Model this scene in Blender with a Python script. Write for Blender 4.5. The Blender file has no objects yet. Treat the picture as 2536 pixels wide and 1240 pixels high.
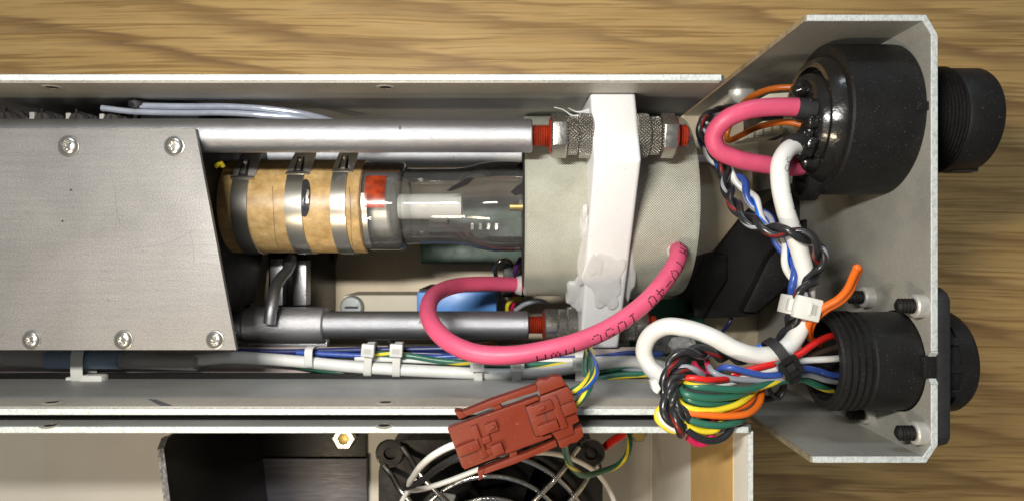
import bpy, bmesh, math, random
from mathutils import Vector, Matrix, Quaternion, noise as mnoise
R = math.radians
PI = math.pi
random.seed(7)
sc = bpy.context.scene
col = sc.collection
# ------------------------------------------------------------------ scale, camera, light
# All lengths below are millimetres; one Blender unit is 100 mm. The table is z = 0.
S = 0.01
CAMZ, FPX, CX, CY = 295.0, 1700.0, 1268.0, 620.0

cam_data = bpy.data.cameras.new('camera')
cam = bpy.data.objects.new('camera', cam_data)
col.objects.link(cam)
cam.location = (0, 0, CAMZ * S)
cam.rotation_euler = (0, 0, 0)
cam_data.sensor_fit = 'HORIZONTAL'
cam_data.sensor_width = 36.0
cam_data.lens = 18.0 / (CX / FPX)
cam_data.clip_start = 0.05
cam_data.clip_end = 200.0
cam_data.dof.use_dof = True
cam_data.dof.focus_distance = 1.78
cam_data.dof.aperture_fstop = 2.9
sc.camera = cam

world = bpy.data.worlds.new('World')
sc.world = world
world.use_nodes = True
bg = world.node_tree.nodes['Background']
bg.inputs['Color'].default_value = (0.92, 0.97, 1.0, 1)
bg.inputs['Strength'].default_value = 0.15

def area_light(name, loc, target, sx, sy, power, color):
    d = bpy.data.lights.new(name, 'AREA')
    d.shape = 'RECTANGLE'; d.size = sx; d.size_y = sy
    d.energy = power; d.color = color
    o = bpy.data.objects.new(name, d)
    col.objects.link(o)
    o.location = loc
    z = (Vector(loc) - Vector(target)).normalized()
    x = (Vector((1, 0, 0)) - z * z.x).normalized()          # long side along the chassis
    o.rotation_euler = Matrix((x, z.cross(x), z)).transposed().to_euler()
    return o
# a bench lamp close above and to the north-west, a warm lamp to the south, a window far to the north
area_light('bench_lamp', (-0.6, 0.41, 3.15), (0.0, -0.1, 0.9), 0.6, 0.09, 70, (1.0, 0.965, 0.90))
area_light('warm_lamp', (-1.05, -1.45, 3.15), (0, 0, 0.9), 0.7, 0.3, 32, (1.0, 0.82, 0.58))
area_light('window_light', (0.5, 12.0, 8.0), (0, 0, 1.0), 7.0, 1.6, 380, (0.78, 0.89, 1.0))

sc.view_settings.view_transform = 'Standard'
sc.view_settings.look = 'None'
sc.view_settings.exposure = 0.0
sc.view_settings.gamma = 1.0
sc.render.engine = 'CYCLES'
sc.cycles.use_denoising = True
sc.cycles.max_bounces = 10
sc.cycles.transparent_max_bounces = 24
sc.cycles.caustics_reflective = False
sc.cycles.caustics_refractive = False

# ------------------------------------------------------------------ pixel -> place
def kz(z): return FPX / (CAMZ - z)
def W(px, py, z):
    """point at height z (mm) that the photograph shows at pixel (px, py)"""
    k = kz(z)
    return Vector(((px - CX) / k, -(py - CY) / k, z))
def XX(px, z): return (px - CX) / kz(z)
def YY(py, z): return -(py - CY) / kz(z)

# ------------------------------------------------------------------ materials
def srgb(r, g, b):
    f = lambda c: (c/255/12.92) if c/255 <= 0.04045 else ((c/255+0.055)/1.055)**2.4
    return (f(r), f(g), f(b), 1.0)

class NT:
    def __init__(s, name):
        s.m = bpy.data.materials.new(name); s.m.use_nodes = True
        s.t = s.m.node_tree; s.b = s.t.nodes['Principled BSDF']; s.out = s.t.nodes['Material Output']
        s.cache = {}
    def n(s, typ, **kw):
        x = s.t.nodes.new(typ)
        for k, v in kw.items(): setattr(x, k, v)
        return x
    def l(s, a, b): s.t.links.new(a, b)
    def val(s, sock, v):
        if isinstance(v, bpy.types.NodeSocket): s.l(v, sock)
        else: sock.default_value = v
    def coord(s, kind='Object'):
        if kind not in s.cache: s.cache[kind] = s.n('ShaderNodeTexCoord').outputs[kind]
        return s.cache[kind]
    def mapping(s, scale=(1,1,1), rot=(0,0,0), kind='Object', loc=(0,0,0)):
        m = s.n('ShaderNodeMapping')
        s.l(s.coord(kind), m.inputs['Vector'])
        m.inputs['Scale'].default_value = scale; m.inputs['Rotation'].default_value = rot; m.inputs['Location'].default_value = loc
        return m.outputs['Vector']
    def noise(s, scale, vec=None, detail=3, rough=0.55, dist=0.0):
        x = s.n('ShaderNodeTexNoise')
        if vec is None: vec = s.coord()
        s.l(vec, x.inputs['Vector'])
        x.inputs['Scale'].default_value = scale; x.inputs['Detail'].default_value = detail
        x.inputs['Roughness'].default_value = rough; x.inputs['Distortion'].default_value = dist
        return x.outputs['Fac']
    def ramp(s, fac, stops, interp='LINEAR'):
        x = s.n('ShaderNodeValToRGB'); s.l(fac, x.inputs['Fac'])
        r = x.color_ramp; r.interpolation = interp
        while len(r.elements) < len(stops): r.elements.new(0.5)
        for e, (p, c) in zip(r.elements, stops):
            e.position = p
            e.color = c if not isinstance(c, (int, float)) else (c, c, c, 1)
        return x.outputs['Color']
    def mix(s, fac, a, b, blend='MIX'):
        x = s.n('ShaderNodeMix', data_type='RGBA', blend_type=blend)
        s.val(x.inputs[0], fac); s.val(x.inputs[6], a); s.val(x.inputs[7], b)
        return x.outputs[2]
    def math(s, op, a, b=0.0, c=0.0, clamp=False):
        x = s.n('ShaderNodeMath', operation=op, use_clamp=clamp)
        s.val(x.inputs[0], a); s.val(x.inputs[1], b)
        if op in ('MULTIPLY_ADD', 'COMPARE', 'SMOOTH_MIN'): s.val(x.inputs[2], c)
        return x.outputs[0]
    def bump(s, h, strength=0.3, dist=0.01, normal=None):
        x = s.n('ShaderNodeBump'); s.l(h, x.inputs['Height'])
        x.inputs['Strength'].default_value = strength; x.inputs['Distance'].default_value = dist
        if normal is not None: s.l(normal, x.inputs['Normal'])
        return x.outputs['Normal']
    def uv(s):
        sep = s.n('ShaderNodeSeparateXYZ'); s.l(s.coord('UV'), sep.inputs[0])
        return sep.outputs[0], sep.outputs[1]

def pm(name, c, rough=0.5, metal=0.0, var=0.12, vscale=12, stretch=(1,1,1), bump=0.0, bscale=150, rvar=0.1,
       spec=0.5, coat=0.0, alpha=1.0, trans=0.0, dust=0.0, dustc=(0.45,0.43,0.4,1), dscale=60, sss=0.0):
    t = NT(name); b = t.b
    v = t.mapping(stretch)
    nz = t.noise(vscale, v, 5, 0.6)
    f = t.ramp(nz, [(0.25, 1.0 - var), (0.75, 1.0 + var)])
    base = t.mix(1.0, c, f, 'MULTIPLY')
    if dust:
        sp = t.noise(dscale, None, 2, 0.5)
        d = t.ramp(sp, [(0.66, 0.0), (0.75, dust)])
        base = t.mix(d, base, dustc)
    t.l(base, b.inputs['Base Color'])
    r = t.ramp(t.noise(vscale * 2.3, v, 4), [(0.2, max(0.02, rough - rvar)), (0.8, min(1, rough + rvar))])
    t.l(r, b.inputs['Roughness'])
    b.inputs['Metallic'].default_value = metal
    b.inputs['Specular IOR Level'].default_value = spec
    b.inputs['Coat Weight'].default_value = coat
    b.inputs['Alpha'].default_value = alpha
    b.inputs['Transmission Weight'].default_value = trans
    if sss:
        b.inputs['Subsurface Weight'].default_value = sss
        b.inputs['Subsurface Radius'].default_value = (0.02, 0.02, 0.02)
        b.inputs['Subsurface Scale'].default_value = 1.0
    if bump:
        t.l(t.bump(t.noise(bscale, v, 3), bump, 0.004), b.inputs['Normal'])
    return t.m

M = {}
# bare sheet metals
def sheet_metal(name, c, rough, metal, grain=(6, 160, 1), speck=0.16, scratch=0.0):
    t = NT(name); b = t.b
    blot = t.noise(2.2, None, 5, 0.6)
    fine = t.noise(260, None, 2, 0.7)
    gr = t.noise(1.0, t.mapping(grain), 4, 0.7)
    f1 = t.ramp(blot, [(0.28, 0.74), (0.5, 0.98), (0.72, 1.12)])
    f2 = t.ramp(fine, [(0.3, 1.0 - speck), (0.7, 1.0 + speck)])
    f3 = t.ramp(gr, [(0.3, 0.93), (0.7, 1.06)])
    cc = t.mix(1.0, t.mix(1.0, t.mix(1.0, c, f1, 'MULTIPLY'), f2, 'MULTIPLY'), f3, 'MULTIPLY')
    if scratch:
        w = t.noise(1.0, t.mapping((3, 55, 1), (0, 0, 1.2)), 3, 0.6, 0.8)
        line = t.ramp(w, [(0.485, 0.0), (0.5, scratch), (0.515, 0.0)])
        msk = t.ramp(t.noise(5, None, 2), [(0.5, 0.0), (0.66, 1.0)])
        cc = t.mix(t.math('MULTIPLY', line, msk), cc, (0.16, 0.15, 0.15, 1))
        # grubby specks
        sp = t.ramp(t.noise(34, None, 1), [(0.76, 0.0), (0.8, 0.5)])
        cc = t.mix(sp, cc, (0.15, 0.145, 0.15, 1))
    t.l(cc, b.inputs['Base Color'])
    t.l(t.ramp(t.noise(7, None, 4), [(0.25, rough - 0.07), (0.75, rough + 0.07)]), b.inputs['Roughness'])
    b.inputs['Metallic'].default_value = metal
    t.l(t.bump(t.math('ADD', fine, t.math('MULTIPLY', gr, 0.4)), 0.25, 0.002), b.inputs['Normal'])
    return t.m
M['cover'] = sheet_metal('blasted_aluminium', (0.235, 0.227, 0.22, 1), 0.5, 0.25, (4, 90, 1), 0.2, 0.55)
M['sheet'] = sheet_metal('bare_sheet_aluminium', (0.38, 0.385, 0.375, 1), 0.50, 0.25, (5, 5, 60), 0.1)
M['lip'] = sheet_metal('sanded_lip', (0.44, 0.41, 0.35, 1), 0.5, 0.2, (60, 5, 5), 0.16)
M['panel'] = sheet_metal('panel_aluminium', (0.42, 0.41, 0.365, 1), 0.45, 0.25, (60, 5, 5), 0.13)
M['tray'] = pm('chromated_tray_metal', (0.64, 0.54, 0.39, 1), 0.42, 0.1, 0.2, 3, rvar=0.12)
M['ledge'] = pm('pinkish_reflecting_metal', (0.50, 0.43, 0.41, 1), 0.35, 0.2, 0.15, 4)
M['lid'] = pm('pale_painted_metal', (0.86, 0.81, 0.71, 1), 0.5, 0.0, 0.05, 4, rvar=0.05)
def white_paint():
    t = NT('textured_white_paint'); b = t.b
    nz = t.noise(95, None, 3, 0.6)
    c = t.ramp(nz, [(0.3, (0.42, 0.46, 0.45, 1)), (0.5, (0.57, 0.61, 0.60, 1)), (0.8, (0.65, 0.68, 0.67, 1))])
    wear = t.ramp(t.noise(16, None, 6, 0.7), [(0.68, 0.0), (0.74, 0.5)])
    t.l(t.mix(wear, c, (0.42, 0.42, 0.38, 1)), b.inputs['Base Color'])
    b.inputs['Roughness'].default_value = 0.55
    t.l(t.bump(nz, 0.6, 0.006), b.inputs['Normal'])
    return t.m
M['white_paint'] = white_paint()
def rod_metal(name, c, rough, metal=0.9):
    t = NT(name); b = t.b
    u, v = t.uv()
    a = t.noise(1.0, t.mapping((30, 1.6, 1), kind='UV'), 5, 0.75)
    fine = t.noise(230, None, 2, 0.7)
    blotch = t.noise(9, None, 5, 0.65)
    cc = t.mix(1.0, t.mix(1.0, c, t.ramp(a, [(0.3, 0.72), (0.7, 1.18)]), 'MULTIPLY'), t.ramp(blotch, [(0.3, 0.86), (0.65, 1.05)]), 'MULTIPLY')
    pit = t.ramp(t.noise(26, None, 2), [(0.745, 0.0), (0.77, 0.8)])
    cc = t.mix(pit, cc, (0.12, 0.12, 0.12, 1))
    t.l(cc, b.inputs['Base Color'])
    b.inputs['Metallic'].default_value = metal
    t.l(t.ramp(a, [(0.25, rough - 0.08), (0.75, rough + 0.1)]), b.inputs['Roughness'])
    t.l(t.bump(t.math('ADD', fine, a), 0.35, 0.003), b.inputs['Normal'])
    return t.m
M['rod'] = rod_metal('ground_steel_rod', (0.45, 0.46, 0.49, 1), 0.36)
M['lightened_rod'] = rod_metal('lightened_steel_rod', (0.62, 0.64, 0.68, 1), 0.42, 0.5)  # rod steel with its colour lightened to offset the shade under the upper rod
M['collar'] = rod_metal('dark_steel_collar', (0.52, 0.52, 0.54, 1), 0.36, 0.8)
M['steel'] = pm('plated_steel', (0.52, 0.50, 0.46, 1), 0.27, 0.95, 0.2, 25, bump=0.1, rvar=0.1)
M['strap'] = pm('polished_strap_steel', (0.48, 0.465, 0.42, 1), 0.32, 0.95, 0.06, 8, rvar=0.03)
M['buckle'] = pm('buckle_steel', (0.58, 0.57, 0.54, 1), 0.36, 0.85, 0.2, 30)
M['chrome'] = pm('chromed_wire', (0.60, 0.59, 0.57, 1), 0.18, 1.0, 0.1, 30, bump=0.15, bscale=70)
M['screw'] = pm('zinc_screw', (0.60, 0.585, 0.55, 1), 0.3, 0.95, 0.08, 25, rvar=0.04)
M['brass'] = pm('brass', (0.50, 0.37, 0.14, 1), 0.42, 1.0, 0.1, 30)
def knurl():
    t = NT('knurled_steel'); b = t.b
    u, v = t.uv()
    s1 = t.math('SINE', t.math('MULTIPLY', t.math('ADD', u, v), 2 * PI / 0.95))
    s2 = t.math('SINE', t.math('MULTIPLY', t.math('SUBTRACT', u, v), 2 * PI / 0.95))
    h = t.math('MULTIPLY', t.math('ADD', s1, 1.0), t.math('ADD', s2, 1.0))
    b.inputs['Base Color'].default_value = (0.50, 0.48, 0.44, 1)
    b.inputs['Metallic'].default_value = 0.95
    b.inputs['Roughness'].default_value = 0.3
    t.l(t.mix(t.math('MULTIPLY', h, 0.25), (0.30, 0.285, 0.25, 1), (0.80, 0.78, 0.73, 1)), b.inputs['Base Color'])
    t.l(t.bump(h, 0.8, 0.0028), b.inputs['Normal'])
    return t.m
M['knurl'] = knurl()
M['spacer'] = pm('bright_aluminium_spacer', (0.66, 0.64, 0.60, 1), 0.36, 0.45, 0.15, 25, bump=0.1)
M['red_lacquer'] = pm('red_thread_lacquer', srgb(140, 46, 28), 0.3, 0.0, 0.5, 40, bump=0.3, bscale=60)
M['ceramic_white'] = pm('white_cast_block', (0.74, 0.74, 0.745, 1), 0.42, 0.0, 0.04, 8, bump=0.15, bscale=25, dust=0.25, dscale=70, dustc=(0.3,0.3,0.3,1))
def weave():
    t = NT('woven_glass_wrap'); b = t.b
    u, v = t.uv()
    p = 0.72
    s1 = t.math('SINE', t.math('MULTIPLY', u, 2 * PI / p))
    s2 = t.math('SINE', t.math('MULTIPLY', v, 2 * PI / p))
    h = t.math('MULTIPLY', s1, s2)
    nz = t.noise(14, None, 4)
    fine = t.noise(120, None, 2, 0.7)
    base = t.ramp(nz, [(0.3, (0.36, 0.36, 0.285, 1)), (0.7, (0.47, 0.475, 0.395, 1))])
    dots = t.ramp(h, [(0.25, 0.0), (0.95, 0.42)])
    dark = t.ramp(h, [(-0.0, 0.30), (0.35, 0.0)])
    c = t.mix(t.math('MULTIPLY', dots, t.ramp(fine, [(0.35, 0.1), (0.65, 1.3)])), base, (0.86, 0.88, 0.84, 1))
    c = t.mix(dark, c, (0.27, 0.27, 0.23, 1))
    t.l(c, b.inputs['Base Color'])
    b.inputs['Roughness'].default_value = 0.36
    t.l(t.bump(t.math('ADD', h, t.math('MULTIPLY', fine, 0.7)), 0.45, 0.004), b.inputs['Normal'])
    return t.m
M['weave'] = weave()
M['glue'] = pm('cloudy_silicone', (0.74, 0.74, 0.73, 1), 0.28, 0.0, 0.06, 20, bump=0.2, bscale=22, alpha=0.62)
def card():
    t = NT('varnished_brown_paper'); b = t.b
    a = t.noise(30, None, 6, 0.7)
    l = t.noise(7, t.mapping((1.5, 3, 3)), 5, 0.6)
    c = t.ramp(a, [(0.3, (0.36, 0.21, 0.07, 1)), (0.5, (0.49, 0.32, 0.13, 1)), (0.7, (0.60, 0.43, 0.21, 1))])
    c = t.mix(1.0, c, t.ramp(l, [(0.35, 0.72), (0.62, 1.08)]), 'MULTIPLY')
    t.l(c, b.inputs['Base Color'])
    b.inputs['Roughness'].default_value = 0.38
    t.l(t.bump(a, 0.2, 0.003), b.inputs['Normal'])
    return t.m
M['card'] = card()
def thin_glass(name, tint=(0.97, 0.975, 0.97, 1), rough=0.03, haze=0.055):
    t = NT(name)
    tr = t.n('ShaderNodeBsdfTransparent')
    lw = t.n('ShaderNodeLayerWeight'); lw.inputs['Blend'].default_value = 0.3
    t.l(t.ramp(lw.outputs['Facing'], [(0.0, tint), (0.8, (0.94, 0.945, 0.94, 1)), (1.0, (0.66, 0.67, 0.66, 1))]), tr.inputs['Color'])
    gl = t.n('ShaderNodeBsdfGlossy'); gl.inputs['Roughness'].default_value = rough
    nb = t.bump(t.noise(3.0, None, 2), 0.12, 0.015)
    t.l(nb, gl.inputs['Normal'])
    fr = t.n('ShaderNodeFresnel'); fr.inputs['IOR'].default_value = 1.48; t.l(nb, fr.inputs['Normal'])
    df = t.n('ShaderNodeBsdfDiffuse'); df.inputs['Color'].default_value = (0.74, 0.75, 0.74, 1)
    m0 = t.n('ShaderNodeMixShader')
    dz = t.ramp(t.noise(9, None, 4, 0.6), [(0.3, haze*0.6), (0.7, haze*1.3)])
    t.l(t.math('ADD', dz, t.math('MULTIPLY', lw.outputs['Facing'], haze*1.4)), m0.inputs[0])
    t.l(tr.outputs[0], m0.inputs[1]); t.l(df.outputs[0], m0.inputs[2])
    mx = t.n('ShaderNodeMixShader')
    t.l(fr.outputs[0], mx.inputs[0])
    t.l(m0.outputs[0], mx.inputs[1]); t.l(gl.outputs[0], mx.inputs[2])
    t.l(mx.outputs[0], t.out.inputs['Surface'])
    return t.m
M['glass'] = thin_glass('clear_glass')
M['tubing'] = pm('clear_plastic_tubing', (0.60, 0.60, 0.60, 1), 0.22, 0.0, 0.06, 10, alpha=0.38)
M['frosted'] = pm('frosted_inner_tube', (0.70, 0.70, 0.68, 1), 0.45, 0.0, 0.06, 10, alpha=0.74)
M['amber'] = pm('amber_tape', srgb(170, 58, 18), 0.2, 0.0, 0.8, 36, coat=0.7, alpha=0.62)
# plastics and rubber
M['black_plastic'] = pm('dusty_black_plastic', (0.0095, 0.009, 0.0088, 1), 0.5, 0.0, 0.45, 9, bump=0.15, bscale=90, spec=0.33, dust=0.28, dscale=210, dustc=(0.22,0.21,0.2,1))
M['black_gloss'] = pm('glossy_black_resin', (0.012, 0.0115, 0.011, 1), 0.24, 0.0, 0.3, 14, bump=0.5, bscale=28, coat=0.3)
M['black_matt'] = pm('matt_black_shrink', (0.018, 0.018, 0.02, 1), 0.6, 0.0, 0.3, 20, bump=0.2, bscale=60)
M['black_paint'] = pm('black_painted_sheet', (0.010, 0.0098, 0.0095, 1), 0.35, 0.0, 0.3, 8, (2, 14, 1), rvar=0.08, spec=0.22)
M['black_edge'] = pm('worn_black_edge', (0.24, 0.24, 0.25, 1), 0.35, 0.5, 0.5, 60, bump=0.5, bscale=80)
M['brown_plastic'] = pm('red_brown_nylon', srgb(112, 41, 22), 0.46, 0.0, 0.12, 9, spec=0.3, bump=0.06, bscale=120, dust=0.12, dscale=90, dustc=(0.5,0.3,0.22,1))
M['nylon'] = pm('milky_nylon', (0.72, 0.72, 0.68, 1), 0.32, 0.0, 0.06, 15, sss=0.25)
M['ivory'] = pm('ivory_plastic', (0.66, 0.62, 0.49, 1), 0.45, 0.0, 0.08, 15)
M['pcb'] = pm('green_circuit_board', (0.010, 0.070, 0.034, 1), 0.4, 0.0, 0.3, 10)
M['blue_box'] = pm('blue_capacitor_case', srgb(84, 146, 222), 0.35, 0.0, 0.1, 8)
M['label'] = pm('cream_label', (0.72, 0.66, 0.52, 1), 0.6, 0.0, 0.06, 10)
M['yellow_tape'] = pm('kraft_tape', srgb(214, 176, 112), 0.45, 0.0, 0.12, 5)
M['blue_plug'] = pm('cloudy_blue_plug', (0.22, 0.31, 0.44, 1), 0.3, 0.0, 0.15, 8, alpha=0.9)
M['orange_part'] = pm('orange_film', srgb(226, 150, 30), 0.4)
# wire insulation
def ins(name, c, rough=0.34, stripe=None, pitch=14.0, width=0.2, n=1):
    t = NT(name); b = t.b
    f = t.ramp(t.noise(14, None, 4), [(0.25, 0.88), (0.75, 1.08)])
    base = t.mix(1.0, c, f, 'MULTIPLY')
    if stripe is not None:
        u, v = t.uv()
        ph = t.math('FRACT', t.math('MULTIPLY', t.math('ADD', u, t.math('DIVIDE', v, pitch)), float(n)))
        m = t.math('LESS_THAN', ph, width * n if n > 1 else width)
        base = t.mix(m, base, stripe)
    sp = t.ramp(t.noise(55, None, 2), [(0.7, 0.0), (0.78, 0.35)])
    base = t.mix(sp, base, (0.35, 0.33, 0.3, 1))
    t.l(base, b.inputs['Base Color'])
    t.l(t.ramp(t.noise(20, None, 3), [(0.25, rough - 0.08), (0.75, rough + 0.1)]), b.inputs['Roughness'])
    t.l(t.bump(t.noise(60, None, 3), 0.12, 0.004), b.inputs['Normal'])
    return t.m
cW, cK = (0.74, 0.74, 0.71, 1), (0.022, 0.022, 0.024, 1)
cG, cY = (0.026, 0.135, 0.088, 1), (0.78, 0.62, 0.03, 1)
cB = (0.035, 0.085, 0.36, 1)
cGr = (0.30, 0.32, 0.36, 1)
M['pink'] = pm('pink_silicone', srgb(204, 80, 112), 0.46, 0.0, 0.16, 9, bump=0.14, bscale=55, dust=0.2, dscale=60, dustc=(0.25,0.05,0.09,1))
M['w_white'] = ins('white_insulation', cW, 0.36)
M['w_black'] = ins('black_insulation', cK, 0.28)
M['w_red'] = ins('red_insulation', srgb(205, 34, 30), 0.3)
M['w_orange'] = ins('orange_insulation', srgb(222, 104, 26), 0.34)
M['w_brown'] = ins('orange_brown_insulation', srgb(176, 88, 22), 0.34)
M['w_green'] = ins('green_insulation', cG, 0.3)
M['w_yellow'] = ins('yellow_insulation', cY, 0.3)
M['w_blue'] = ins('blue_insulation', cB, 0.28)
M['w_navy'] = ins('navy_insulation', (0.02, 0.03, 0.13, 1), 0.35)
M['w_grey'] = ins('grey_insulation', cGr, 0.28)
M['w_beige'] = ins('beige_grey_insulation', (0.40, 0.38, 0.33, 1), 0.4)
M['w_pinkred'] = ins('crimson_insulation', srgb(196, 38, 82), 0.3)
M['w_greenyellow'] = ins('green_yellow_insulation', cG, 0.3, cY, 26, 0.17)
M['w_whiteblue'] = ins('white_blue_insulation', cW, 0.3, srgb(40, 110, 215), 40, 0.2)
M['w_bluegrey'] = ins('blue_grey_insulation', cB, 0.3, cGr, 40, 0.2)
M['w_blackgrey'] = ins('black_grey_insulation', cK, 0.28, cGr, 19, 0.15)
M['w_blackred'] = ins('black_red_insulation', cK, 0.28, srgb(120, 32, 27), 17, 0.14)
M['w_yellowblue'] = ins('yellow_blue_insulation', cY, 0.3, srgb(40, 90, 180), 60, 0.25)
M['ink'] = pm('black_ink', (0.012, 0.008, 0.010, 1), 0.6)
M['clear_wire'] = pm('bluish_clear_wire', (0.52, 0.57, 0.68, 1), 0.16, 0.5, 0.2, 20, coat=0.5)

def wood():
    t = NT('oak_laminate'); b = t.b
    warp = t.n('ShaderNodeTexNoise'); t.l(t.mapping((0.30, 0.85, 1)), warp.inputs['Vector'])
    warp.inputs['Scale'].default_value = 1.25; warp.inputs['Detail'].default_value = 3
    vm = t.n('ShaderNodeVectorMath', operation='MULTIPLY_ADD')
    t.l(warp.outputs['Color'], vm.inputs[0]); vm.inputs[1].default_value = (0.35, 0.16, 0); t.l(t.coord(), vm.inputs[2])
    def mp(scale, rot=0.0):
        m0 = t.n('ShaderNodeMapping'); t.l(vm.outputs[0], m0.inputs['Vector']); m0.inputs['Rotation'].default_value = (0, 0, rot)
        m = t.n('ShaderNodeMapping'); t.l(m0.outputs[0], m.inputs['Vector'])
        m.inputs['Scale'].default_value = scale; return m.outputs['Vector']
    mid = t.noise(1.0, mp((1.1, 26, 1)), 4, 0.6, 0.3)
    fine = t.noise(1.0, mp((2.5, 80, 1)), 3, 0.7)
    pores = t.noise(1.0, mp((1.7, 92, 1)), 3, 0.6)
    # feathery cathedral streaks running slightly downhill
    sep = t.n('ShaderNodeSeparateXYZ'); t.l(mp((1, 1, 1), 0.17), sep.inputs[0])
    low = t.noise(1.0, mp((0.55, 1.6, 1), 0.17), 3, 0.5)
    ph = t.math('ADD', t.math('MULTIPLY', sep.outputs[1], 5.2), t.math('MULTIPLY', low, 1.7))
    ph = t.math('ADD', ph, t.math('MULTIPLY', mid, 0.75))
    saw = t.math('FRACT', ph)
    streak = t.ramp(saw, [(0.0, 0.0), (0.52, 0.0), (0.78, 0.75), (0.87, 0.95), (1.0, 0.0)])
    msk = t.ramp(t.noise(1.0, mp((0.8, 3.5, 1), 0.1), 3, 0.6), [(0.36, 0.15), (0.62, 0.95)])
    c = t.ramp(mid, [(0.25, (0.58, 0.355, 0.125, 1)), (0.5, (0.67, 0.425, 0.16, 1)), (0.75, (0.72, 0.475, 0.195, 1))])
    c = t.mix(t.math('MULTIPLY', streak, msk), c, (0.25, 0.135, 0.06, 1))
    c = t.mix(1.0, c, t.ramp(fine, [(0.3, 0.86), (0.7, 1.10)]), 'MULTIPLY')
    pm_ = t.ramp(pores, [(0.52, 0.0), (0.59, 0.8)])
    c = t.mix(pm_, c, (0.36, 0.205, 0.07, 1))
    t.l(c, b.inputs['Base Color'])
    t.l(t.ramp(mid, [(0.3, 0.34), (0.7, 0.46)]), b.inputs['Roughness'])
    t.l(t.bump(t.math('ADD', fine, pores), 0.12, 0.003), b.inputs['Normal'])
    return t.m
M['wood'] = wood()

# ------------------------------------------------------------------ object helpers
ORG = {}        # world origin (mm) of every object we make
def link(o): col.objects.link(o); return o
def tagp(o, label=None, cat=None, group=None, kind=None):
    if label: o['label'] = label
    if cat: o['category'] = cat
    if group: o['group'] = group
    if kind: o['kind'] = kind
    return o
def thing(name, label, cat, loc, group=None):
    o = bpy.data.objects.new(name, None); link(o)
    o.empty_display_size = 0.05
    o.location = Vector(loc) * S
    ORG[o.name] = Vector(loc)
    return tagp(o, label, cat, group)

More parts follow.
